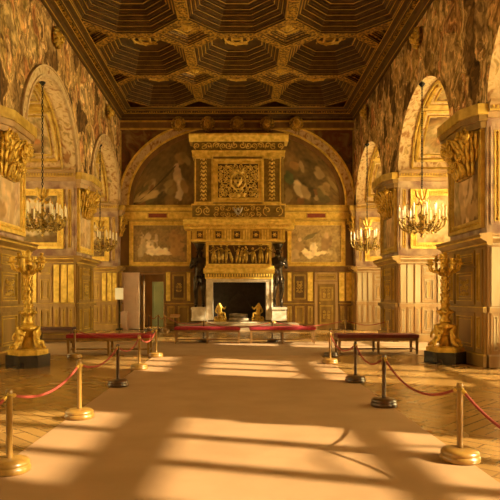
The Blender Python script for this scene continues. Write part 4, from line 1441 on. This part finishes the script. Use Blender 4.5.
def satyr(label, x, flip):
    t = thing('bronze_statue', label, 'statue', (x, YE - .55, fz(307.2)))
    g = -1 if flip else 1
    J = {'pel': (0, 0, 1.22), 'wai': (.02, 0, 1.48), 'che': (0, -.02, 1.82), 'nec': (0, -.02, 2.08), 'hea': (.01, -.06, 2.27), 'top': (.01, -.03, 2.42),
         'hl': (.14, .0, 1.12), 'kl': (.17, -.13, .72), 'ol': (.15, .08, .34), 'fl': (.16, -.03, .06), 'tl': (.17, -.17, .05),
         'hr': (-.14, .0, 1.12), 'kr': (-.15, -.09, .70), 'or': (-.14, .10, .34), 'fr': (-.14, .0, .06), 'tr': (-.15, -.15, .05),
         'sl': (.27, 0, 1.98), 'el': (.36, -.08, 1.62), 'wl': (.20, -.24, 1.45), 'ml': (.10, -.27, 1.46),
         'sr': (-.27, 0, 1.98), 'er': (-.37, -.04, 1.62), 'wr': (-.24, -.24, 1.78), 'mr': (-.13, -.28, 1.84)}
    Rr = {'pel': .19, 'wai': .17, 'che': (.24, .19), 'nec': .085, 'hea': .13, 'top': .10, 'hl': .16, 'kl': .10, 'ol': .065, 'fl': .075, 'tl': .06, 'hr': .16, 'kr': .10, 'or': .065, 'fr': .075, 'tr': .06,
          'sl': .11, 'el': .075, 'wl': .05, 'ml': .05, 'sr': .11, 'er': .075, 'wr': .05, 'mr': .05}
    ed = [('pel', 'wai'), ('wai', 'che'), ('che', 'nec'), ('nec', 'hea'), ('hea', 'top'), ('pel', 'hl'), ('hl', 'kl'), ('kl', 'ol'), ('ol', 'fl'), ('fl', 'tl'), ('pel', 'hr'), ('hr', 'kr'), ('kr', 'or'), ('or', 'fr'), ('fr', 'tr'),
          ('che', 'sl'), ('sl', 'el'), ('el', 'wl'), ('wl', 'ml'), ('che', 'sr'), ('sr', 'er'), ('er', 'wr'), ('wr', 'mr')]
    ks = list(J)
    ex_ = MB()
    fingers(ex_, J['ml'], (-1, -.1, .1), (0, -1, 0)); fingers(ex_, J['mr'], (1, -.2, .3), (0, -1, 0))
    ex_.ball((.01, -.20, 2.26), .03, 8, sc=(1, 1.2, 1.5))                       # nose
    for sg in (-1, 1):
        ex_.ball((.01 + sg * .05, -.17, 2.31), .025, 6)                          # eyes under the brow
        ex_.tube([(.01 + sg * .09, -.04, 2.40), (.01 + sg * .13, -.06, 2.48), (.01 + sg * .11, -.12, 2.53)], [.035, .025, .008], 6)    # horns
        ex_.tube([(.01 + sg * .12, -.02, 2.29), (.01 + sg * .19, .02, 2.32)], [.03, .01], 5)       # pointed ears
    ex_.tube([(.01, -.16, 2.20), (.01, -.21, 2.10), (.01, -.19, 1.98)], [.07, .06, .015], 7)       # beard
    skin_mesh('body', [J[k] for k in ks], [(ks.index(a), ks.index(b_)) for a, b_ in ed], [Rr[k] for k in ks], M['bronze'], t, 2, ex_)
    b = MB()                                                                     # basket on the head that meets the cornice, hide at the hips
    b.lathe([(.10, 2.42), (.16, 2.47), (.20, 2.56), (.23, 2.62), (.23, 2.66)], seg=14)
    b.build('basket', M['bronze'], t, smooth=True)
    b = MB()
    for i in range(9):
        q = 2 * PI * i / 9
        b.tube([(.15 * math.cos(q), .14 * math.sin(q), 1.30), (.23 * math.cos(q), .21 * math.sin(q), 1.12), (.2 * math.cos(q + .2), .18 * math.sin(q + .2), .88)], [.06, .07, .015], 6)
    b.build('goat_hide', M['bronze'], t, smooth=True)
    if flip:
        t.scale = (-1, 1, 1)
    return t
satyr('dark bronze satyr statue on the pedestal left of the hearth', fx(199), False)
satyr('dark bronze satyr statue on the pedestal right of the hearth, catching sunlight', fx(278.5), True)

def firedog(label, x, flip):
    t = thing('gilt_firedog', label, 'firedog', (x, YE - .55, HZ + .02))
    b = MB()
    b.box(-.26, .26, -.13, .13, 0, .06); b.box(-.21, .21, -.1, .1, .06, .12)
    for sg in (-1, 1):
        b.tube(spiral(Fr((0, -.06, 0), (1, 0, 0), (0, -1, 0)), sg * .16, .16, .06, .10, 1.3, sg, -PI / 2), .03, 6)
    b.lathe([(.14, .10), (.10, .18), (.15, .24), (.12, .28)], seg=12)
    b.build('base', M['gold'], t, smooth=False)
    V = [(0, 0, .36), (-.02, 0, .5), (-.03, 0, .62), (-.04, -.02, .74), (-.04, -.02, .82), (.08, -.08, .36), (.19, -.1, .40), (.2, -.1, .22), (.26, -.13, .2), (-.06, -.1, .36), (.02, -.14, .22), (.06, -.16, .18), (.08, 0, .62), (.17, -.06, .55), (.24, -.08, .66), (-.14, 0, .6), (-.2, -.04, .46), (-.14, -.1, .38)]
    Ed = [(0, 1), (1, 2), (2, 3), (3, 4), (0, 5), (5, 6), (6, 7), (7, 8), (0, 9), (9, 10), (10, 11), (2, 12), (12, 13), (13, 14), (2, 15), (15, 16), (16, 17)]
    R = [.10, .085, .095, .065, .05, .07, .055, .035, .03, .07, .045, .03, .045, .035, .025, .045, .035, .025]
    skin_mesh('seated_figure', V, Ed, R, M['gold'], t, 2)
    if flip:
        t.scale = (-1, 1, 1)
firedog('gilt firedog with seated figure at the left of the hearth', fx(220), False)
firedog('gilt firedog with seated figure at the right of the hearth', fx(258), True)
lg = thing('log_pile', 'pile of grey ashy logs lying in the dark hearth', 'logs', (fx(239.5), YE - .42, HZ + .01))
for i, (x, y, z, l) in enumerate(((0, -.16, .10, .44), (.03, .06, .10, .43), (-.04, -.05, .28, .38))):
    b = MB()
    b.tube([(x - l, y, z), (x - l * .3, y + .02, z + .01), (x + l * .4, y - .02, z), (x + l, y + .01, z)], [.085, .1, .095, .08], 9)
    b.build('log', M['log'], lg, smooth=True)

# small sloped lectern in front of the panelling left of the hearth
lc = thing('reading_lectern', 'small sloped oak lectern before the dark panelling beside the open door', 'lectern', (ex(177.5), YE - .95, 0))
b = MB(); b.prism([(-.2, -.2, .56), (-.2, .16, .66), (-.2, .16, .63), (-.2, -.2, .53)], [(.2, -.2, .56), (.2, .16, .66), (.2, .16, .63), (.2, -.2, .53)])
b.build('sloped_top', M['woodlight'], lc)
b = MB(); b.box(-.03, .03, -.03, .03, .03, .575); b.build('post', M['postdark'], lc)
b = MB(); b.lathe([(.17, 0), (.17, .02), (.14, .035), (.03, .05)], seg=18); b.build('foot', M['postdark'], lc)

# ================================================================== CARPETS
def carpet(name, label, pts, m):
    b = MB()
    b.prism([(x, y, 0.001) for x, y in pts], [(x, y, .012) for x, y in pts])
    tag(b.build(name, m), label, 'carpet')
carpet('carpet_runner', 'long sunlit beige carpet runner down the middle of the hall', [(-1.95, YB + .2), (1.98, YB + .2), (1.98, 13.8), (-1.95, 13.8)], M['carpet'])
carpet('cross_carpet', 'beige carpet laid across the hall under the benches', [(-7.2, 13.82), (7.2, 13.82), (7.2, 17.9), (-7.2, 17.9)], M['carpetgrey'])

# ================================================================== STANCHIONS AND ROPES
def make_stanchion(wood, label, h=.66):
    t = thing('stanchion', label, 'stanchion', (0, 0, 0), 0, 'rope stanchions')
    b = MB(); b.lathe([(.158, 0), (.168, .010), (.168, .040), (.160, .050), (.154, .055), (.160, .062), (.160, .078), (.142, .098), (.09, .108), (.04, .112)], seg=28)
    b.build('base', wood, t, smooth=True)
    b = MB(); b.lathe([(.029, .105), (.0255, .13), (.0255, h - .05), (.029, h - .045), (.029, h - .02), (.022, h)], seg=14)
    b.build('post', wood, t, smooth=True)
    b = MB(); b.tube([(-.055, 0, h - .045), (-.03, 0, h - .03), (.03, 0, h - .03), (.055, 0, h - .045)], .007, 6)
    b.lathe([(.036, h - .05), (.036, h - .038)], seg=14)
    b.build('hook', M['oldgold'], t)
    return t
ST = {  # key: (x, y, dark?, label)
    'L0': (-2.02, 2.9, 0, 'golden wooden stanchion nearest on the left carpet edge'),
    'L1': (-1.83, 4.66, 0, 'golden stanchion nearest of the visible left row, cut by the picture edge'),
    'L2': (-1.82, 6.7, 0, 'golden stanchion second in the left row along the runner'),
    'L3': (-1.86, 9.05, 1, 'dark walnut stanchion third in the left row along the runner'),
    'L4': (-1.88, 11.15, 0, 'tan stanchion fourth in the left row, before the red bench end'),
    'L5': (-1.87, 13.4, 0, 'pale stanchion beside the right end of the left red bench'),
    'L6': (-3.72, 13.3, 0, 'pale stanchion standing in front of the left red bench'),
    'R0': (2.05, 2.9, 0, 'golden wooden stanchion nearest on the right carpet edge'),
    'R1': (1.91, 4.97, 0, 'golden stanchion nearest of the visible right row on the runner edge'),
    'R2': (1.88, 7.42, 1, 'dark walnut stanchion second in the right row'),
    'R3': (1.94, 9.5, 1, 'dark walnut stanchion third in the right row'),
    'R4': (1.94, 12.1, 0, 'pale stanchion fourth in the right row, before the right bench'),
    'R5': (2.2, 13.62, 1, 'stanchion with dark base just behind the pale one at the right bench corner'),
    'C1': (-1.02, 17.75, 1, 'slim stanchion behind the middle of the left centre bench'),
    'C2': (1.08, 17.75, 1, 'slim stanchion behind the right centre bench'),
    'R6': (3.53, 18.9, 0, 'far stanchion behind the right bench near its left end'),
    'R7': (5.3, 18.35, 0, 'far stanchion behind the right bench near the candelabrum'),
    'F1': (-3.58, 23.5, 1, 'far stanchion before the open doorway, nearer the pink door'),
    'F2': (-3.2, 23.55, 1, 'far stanchion before the sage green door'),
    'F3': (-2.85, 23.1, 0, 'far stanchion beside the sloped lectern'),
}
ST['R7'] = (4.7, 18.1, 0, ST['R7'][3])
p_light = make_stanchion(M['post'], 'x'); p_dark = make_stanchion(M['postdark'], 'x')
first = {0: True, 1: True}
for k, (x, y, d, lab) in ST.items():
    src = p_dark if d else p_light
    o = src if first[d] else copy_tree(src)
    first[d] = False
    o.location = (x, y, (.012 if abs(x) < 2.16 and y < 13.9 or 13.65 < y < 18.0 else 0))
    o.rotation_euler = (0, 0, PI / 2 if k[0] in 'LR' and k not in ('L6', 'R6', 'R7') else 0)
    o['label'] = lab
def rope(k1, k2, sag, label, h=.615):
    a, c = ST[k1], ST[k2]
    A, B = Vector((a[0], a[1], h)), Vector((c[0], c[1], h))
    d = (B - A).normalized()
    A, B = A + d * .06, B - d * .06
    pts = []
    for i in range(21):
        t = i / 20
        p = A.lerp(B, t)
        p.z -= sag * (1 - (2 * t - 1) ** 2)
        pts.append(p)
    b = MB(); b.tube(pts, .0125, 8)
    o = tag(b.build('barrier_rope', M['rope'], smooth=True), label, 'rope', 'red barrier ropes')
    for p, q in ((pts[0], pts[1]), (pts[-1], pts[-2])):
        b = MB()
        b.tube([p, p + (q - p) * .5], .017, 8)
        b.build('end_cap', M['gold'], o)
for k1, k2, sg, lab in (('L0', 'L1', .16, 'red rope running out of the picture from the nearest left stanchion'),
                    ('L1', 'L2', .13, 'red rope between the nearest two stanchions of the left row'),
                    ('L2', 'L3', .12, 'red rope between the second golden and third dark left stanchions'),
                    ('L3', 'L4', .14, 'red rope from the dark third left stanchion to the tan fourth'),
                    ('L4', 'L5', .16, 'red rope from the tan fourth left stanchion to the bench end'),
                    ('L5', 'L6', .16, 'red rope hanging in front of the left red bench'),
                    ('R0', 'R1', .20, 'red rope running out of the picture from the nearest right stanchion'),
                    ('R1', 'R2', .20, 'red rope between the nearest golden and dark right stanchions'),
                    ('R2', 'R3', .17, 'red rope between the two dark stanchions of the right row'),
                    ('R3', 'R4', .20, 'red rope from the third dark right stanchion to the pale fourth'),
                    ('R4', 'R5', .12, 'short red rope at the left corner of the right bench'),
                    ('C1', 'C2', .16, 'red rope before the hearth between the two centre stanchions'),
                    ('C2', 'R6', .14, 'red rope from the right centre stanchion toward the panelled door'),
                    ('R6', 'R7', .12, 'red rope behind the right red bench'),
                    ('F1', 'F2', .12, 'short red rope before the open doorway'),
                    ('F2', 'F3', .12, 'short red rope between the green door and the lectern'),
                    ('F3', 'C1', .16, 'red rope from the lectern toward the left centre bench')):
    rope(k1, k2, sg, lab)

# ================================================================== BENCHES
def make_bench(label, w, d, h, cloth, wood, legs_n=3):
    t = thing('bench', label, 'bench', (0, 0, 0), 0, 'museum benches')
    b = MB(); b.box(-w / 2, w / 2, -d / 2, d / 2, h - .09, h)
    b.build('cushion', cloth, t, bevel=.022, smooth=False)
    b = MB()
    b.box(-w / 2 + .02, w / 2 - .02, -d / 2 + .02, d / 2 - .02, h - .15, h - .088)
    b.build('rail', wood, t)
    for i in range(legs_n):
        u = -w / 2 + .05 + i * (w - .1) / (legs_n - 1)
        for v in (-d / 2 + .05, d / 2 - .05):
            b = MB(); b.prism([(u - .022, v - .022, 0), (u + .022, v - .022, 0), (u + .022, v + .022, 0), (u - .022, v + .022, 0)], [(u - .03, v - .03, h - .14), (u + .03, v - .03, h - .14), (u + .03, v + .03, h - .14), (u - .03, v + .03, h - .14)])
            b.build('leg', wood, t)
    b = MB(); b.box(-w / 2 + .05, w / 2 - .05, -.018, .018, .09, .125)
    for i in range(legs_n):
        u = -w / 2 + .05 + i * (w - .1) / (legs_n - 1)
        b.box(u - .016, u + .016, -d / 2 + .06, d / 2 - .06, .09, .125)
    b.build('stretcher', wood, t)
    return t
B1 = make_bench('red velvet bench before the hearth, left of the centre pair', 1.96, .5, .49, M['velvet'], M['woodmid'])
B1.location = (-.88, 17.35, .012)
B2 = copy_tree(B1); B2.location = (1.35, 17.35, .012); B2['label'] = 'red velvet bench before the hearth, right of the centre pair'
B3 = make_bench('crimson velvet bench on the cross carpet in front of the left panelling', 2.03, .55, .48, M['velvet'], M['post'])
B3.location = (-3.1, 14.2, .012)
B4 = make_bench('dark red bench with brown legs on the cross carpet before the right candelabrum', 1.98, .6, .48, M['velvetdark'], M['woodmid'])
B4.location = (3.42, 14.3, .012)
B5 = make_bench('dark wooden bench against the panelling inside the left window recess', 2.1, .42, .47, M['blackseat'], M['wooddark'])
B5.location = (-5.95, 17.5, .012)
# console stool with a carved leg at the near right pier
cs = thing('carved_console', 'carved wooden console with scrolled leg against the nearest right pier', 'console', (5.55, 11.25, 0))
b = MB(); b.box(-.42, .42, -.25, .2, .44, .5); b.box(-.4, .4, -.22, .18, .36, .44)
b.build('top', M['woodlight'], cs)
for sx in (-.33, .33):
    b = MB()
    b.tube([(sx, -.15, .37), (sx * 1.05, -.22, .28), (sx * .95, -.15, .16), (sx * 1.02, -.2, .05), (sx * 1.02, -.22, 0)], [.07, .075, .045, .04, .055], 8)
    b.tube(spiral(Fr((sx, -.2, 0), (0, -1, 0), (1, 0, 0)), .0, .29, 0, .08, 1.3, 1, 0), .025, 6)
    b.build('leg', M['goldpaint'], cs, smooth=True)
    b = MB(); b.box(sx - .03, sx + .03, .08, .14, 0, .37); b.build('leg', M['wood'], cs)

# ================================================================== CANDELABRA
def candelabrum(label, x, y, rz):
    t = thing('gilt_candelabrum', label, 'candelabrum', (x, y, 0), rz)
    def tri(r, cut, z):
        out = []
        for k in range(3):
            a = -PI / 2 + k * 2 * PI / 3 + PI / 3
            for sg in (-1, 1):
                q = a + sg * cut
                out.append((r * math.cos(q), r * math.sin(q), z))
        return out
    b = MB(); b.prism(tri(.43, .62, 0), tri(.43, .62, .245)); b.build('black_marble_plinth', M['blackmarble'], t)
    b = MB(); b.prism(tri(.39, .62, .245), tri(.39, .62, .34)); b.prism(tri(.35, .6, .34), tri(.33, .6, .36)); b.build('gilt_plinth', M['gold'], t)
    b = MB()
    b.prism(tri(.13, .5, .36), tri(.09, .5, .60))
    b.lathe([(.06, .56), (.08, .64), (.17, .74), (.22, .78), (.19, .81), (.11, .84), (.09, .88)], seg=18, lobes=9, amp=.06)
    for i in range(9):
        q = 2 * PI * i / 9
        b.ball((.19 * math.cos(q), .19 * math.sin(q), .78), .04, 7)
    b.build('base', M['gold'], t, smooth=True)
    for k in range(3):
        a = -PI / 2 + k * 2 * PI / 3 + PI / 3
        V = [(.20, 0, .50), (.20, 0, .60), (.24, 0, .70), (.27, 0, .76), (.285, 0, .82), (.26, .06, .48), (.33, .08, .50), (.36, .08, .40), (.42, .09, .37), (.26, -.06, .48), (.30, -.09, .42), (.40, -.09, .40), (.43, -.09, .37), (.24, .10, .69), (.22, .15, .62), (.17, .12, .72), (.24, -.10, .69), (.31, -.13, .60), (.34, -.08, .54)]
        Ed = [(0, 1), (1, 2), (2, 3), (3, 4), (0, 5), (5, 6), (6, 7), (7, 8), (0, 9), (9, 10), (10, 11), (11, 12), (2, 13), (13, 14), (14, 15), (2, 16), (16, 17), (17, 18)]
        R = [.085, .07, .075, .04, .06, .065, .05, .035, .03, .065, .05, .035, .03, .04, .032, .025, .04, .032, .025]
        skin_mesh('kneeling_figure', V, Ed, R, M['gold'], t, 2, xf=Matrix.Rotation(a, 4, 'Z') @ Matrix.Diagonal((.82, 1, 1, 1)))
    b = MB()
    pr = [(.10, .86), (.11, .9), (.07, .96), (.11, 1.02), (.12, 1.07), (.15, 1.10), (.09, 1.14), (.07, 1.2), (.075, 1.22), (.07, 1.4), (.065, 1.6), (.055, 1.80), (.05, 1.84), (.08, 1.88), (.10, 1.93), (.07, 1.98), (.055, 2.02), (.08, 2.06), (.06, 2.12)]
    b.lathe(pr, seg=20, lobes=10, amp=.07)
    for r in range(9):                                   # leaves winding up the shaft
        for i in range(5):
            q = 2 * PI * i / 5 + r * .62
            zz = 1.18 + r * .072
            c, s_ = math.cos(q), math.sin(q)
            b.tube([(.06 * c, .06 * s_, zz), (.088 * c, .088 * s_, zz + .05), (.085 * c, .085 * s_, zz + .08)], [.014, .022, .008], 5)
    for i in range(8):
        q = 2 * PI * i / 8
        c, s_ = math.cos(q), math.sin(q)
        b.tube([(.08 * c, .08 * s_, 1.02), (.15 * c, .15 * s_, 1.1), (.18 * c, .18 * s_, 1.07)], [.025, .04, .012], 5)
        b.tube([(.08 * c, .08 * s_, 1.86), (.15 * c, .15 * s_, 1.94), (.19 * c, .19 * s_, 1.9)], [.03, .04, .012], 5)
    b.build('shaft', M['gold'], t, smooth=True)
    for i in range(9):
        q = 2 * PI * i / 9 + .2
        R_ = .33 if i % 3 else .27
        zz = 2.10 if i % 3 else 2.2
        c, s_ = math.cos(q), math.sin(q)
        b = MB()
        b.tube([(r * c, r * s_, z) for r, z in ((.05, 2.03), (.14, 1.95), (.22, 1.93), (.30 * R_ / .33, 1.97), (R_, zz - .06), (R_, zz))], [.03, .028, .03, .026, .022, .022], 6)
        b.ball((.2 * c, .2 * s_, 1.95), .045, 7)
        b.lathe([(.02, 0), (.07, .03), (.075, .045), (.03, .055), (.035, .12), (.045, .13), (.02, .135)], (R_ * c, R_ * s_, zz - .03), seg=10)
        b.build('arm', M['gold'], t, smooth=True)
    b = MB(); b.lathe([(.06, 2.1), (.10, 2.16), (.05, 2.22), (.06, 2.27), (.045, 2.33), (.01, 2.36)], seg=12, lobes=6, amp=.1); b.build('finial', M['gold'], t, smooth=True)
    return t
candelabrum('tall gilt candelabrum on a black plinth in front of the left pier', -4.22, 11.72, .35)
candelabrum('tall gilt candelabrum on a black plinth in front of the right pier', 4.43, 12.35, -.3)

# ================================================================== CHANDELIERS
def make_chandelier(label):
    t = thing('chandelier', label, 'chandelier', (0, 0, 0), 0, 'hanging candle chandeliers')
    # local z = 0 at the bottom finial; chain goes up to 4.22
    b = MB()
    b.lathe([(.01, -.02), (.05, .02), (.03, .07), (.09, .13), (.16, .2), (.19, .27), (.13, .33), (.06, .38), (.05, .48), (.09, .54), (.12, .6), (.06, .66), (.035, .75), (.035, .95), (.06, 1.0), (.03, 1.06), (.02, 1.3)], seg=18, lobes=6, amp=.05)
    b.build('stem', M['chandbronze'], t, smooth=True)
    b = MB()
    for i in range(6):                                # leaf crown at the top
        q = 2 * PI * i / 6
        c, s_ = math.cos(q), math.sin(q)
        b.tube([(.03 * c, .03 * s_, 1.0), (.13 * c, .13 * s_, 1.12), (.17 * c, .17 * s_, 1.28), (.23 * c, .23 * s_, 1.27)], [.02, .04, .03, .01], 6)
        b.tube([(.03 * c, .03 * s_, .98), (.12 * c, .12 * s_, .9), (.2 * c, .2 * s_, .93), (.21 * c, .21 * s_, 1.0)], [.02, .035, .03, .012], 6)
    b.build('leaf_crown', M['gold'], t, smooth=True)
    b = MB()
    zz = 1.28
    i = 0
    while zz < 4.12:
        ax = (0.022, 0) if i % 2 else (0, .022)
        b.tube([(ax[0] * math.cos(q), ax[1] * math.cos(q), zz + .05 + .05 * math.sin(q)) for q in [2 * PI * k / 8 for k in range(9)]], .011, 4, cap=False)
        zz += .083
        i += 1
    b.lathe([(.07, 4.2), (.09, 4.17), (.05, 4.12), (.02, 4.09)], seg=10)
    b.build('chain', M['iron'], t)
    b = MB()
    for k in range(24):                                # garland between the arms
        q0 = 2 * PI * k / 24
        b.tube([(.40 * math.cos(q0 + j * .13), .40 * math.sin(q0 + j * .13), .33 - .05 * math.sin(PI * j / 2)) for j in range(3)], .018, 5)
        b.ball((.40 * math.cos(q0), .40 * math.sin(q0), .29), .035, 6)
    b.build('ring', M['chandbronze'], t, smooth=True)
    for tier, (n, R_, zc, off) in enumerate(((14, .62, .46, 0), (7, .38, .56, .22))):
        for i in range(n):
            q = 2 * PI * i / n + off
            c, s_ = math.cos(q), math.sin(q)
            b = MB()
            P = ((.1, .27), (.24, .16 + .1 * tier), (.42 * R_ / .62, .17 + .12 * tier), (.56 * R_ / .62, .26 + .1 * tier), (R_, zc - .08), (R_, zc))
            b.tube([(r * c, r * s_, z) for r, z in P], [.025, .022, .022, .02, .018, .016], 5)
            p = (P[2][0], P[2][1] + .05)
            b.tube([(p[0] * c, p[0] * s_, p[1]), ((p[0] + .08) * c, (p[0] + .08) * s_, p[1] + .09), ((p[0] + .02) * c, (p[0] + .02) * s_, p[1] + .12)], [.02, .035, .01], 5)
            b.ball(((p[0] - .05) * c, (p[0] - .05) * s_, p[1] - .08), .035, 6)
            b.lathe([(.015, 0), (.055, .025), (.06, .04), (.025, .05), (.03, .08), (.02, .085)], (R_ * c, R_ * s_, zc - .02), seg=8)
            arm = b.build('arm', M['chandbronze'], t, smooth=True)
            b = MB(); b.lathe([(.025, 0), (.025, .29), (.016, .30)], (R_ * c, R_ * s_, zc + .05), seg=7)
            b.build('candle', M['wax'], arm, smooth=True)
            b = MB(); b.lathe([(.008, 0), (.017, .025), (.012, .05), (.002, .085)], (R_ * c, R_ * s_, zc + .345), seg=7)
            b.build('flame_bulb', M['flame'], arm, smooth=True)
    return t
ch = make_chandelier('gilt candle chandelier hanging nearer in the left window arches')
ch.location = (-5.3, 15.8, 3.06)
for (x, y, z, lab) in ((-5.24, 22.2, 3.02, 'gilt candle chandelier hanging farther off in the left window arches'),
                       (5.04, 15.8, 3.02, 'gilt candle chandelier hanging nearer in the right window arches'),
                       (4.98, 22.2, 3.05, 'gilt candle chandelier hanging farther off in the right window arches')):
    o = copy_tree(ch)
    o.location = (x, y, z)
    o['label'] = lab
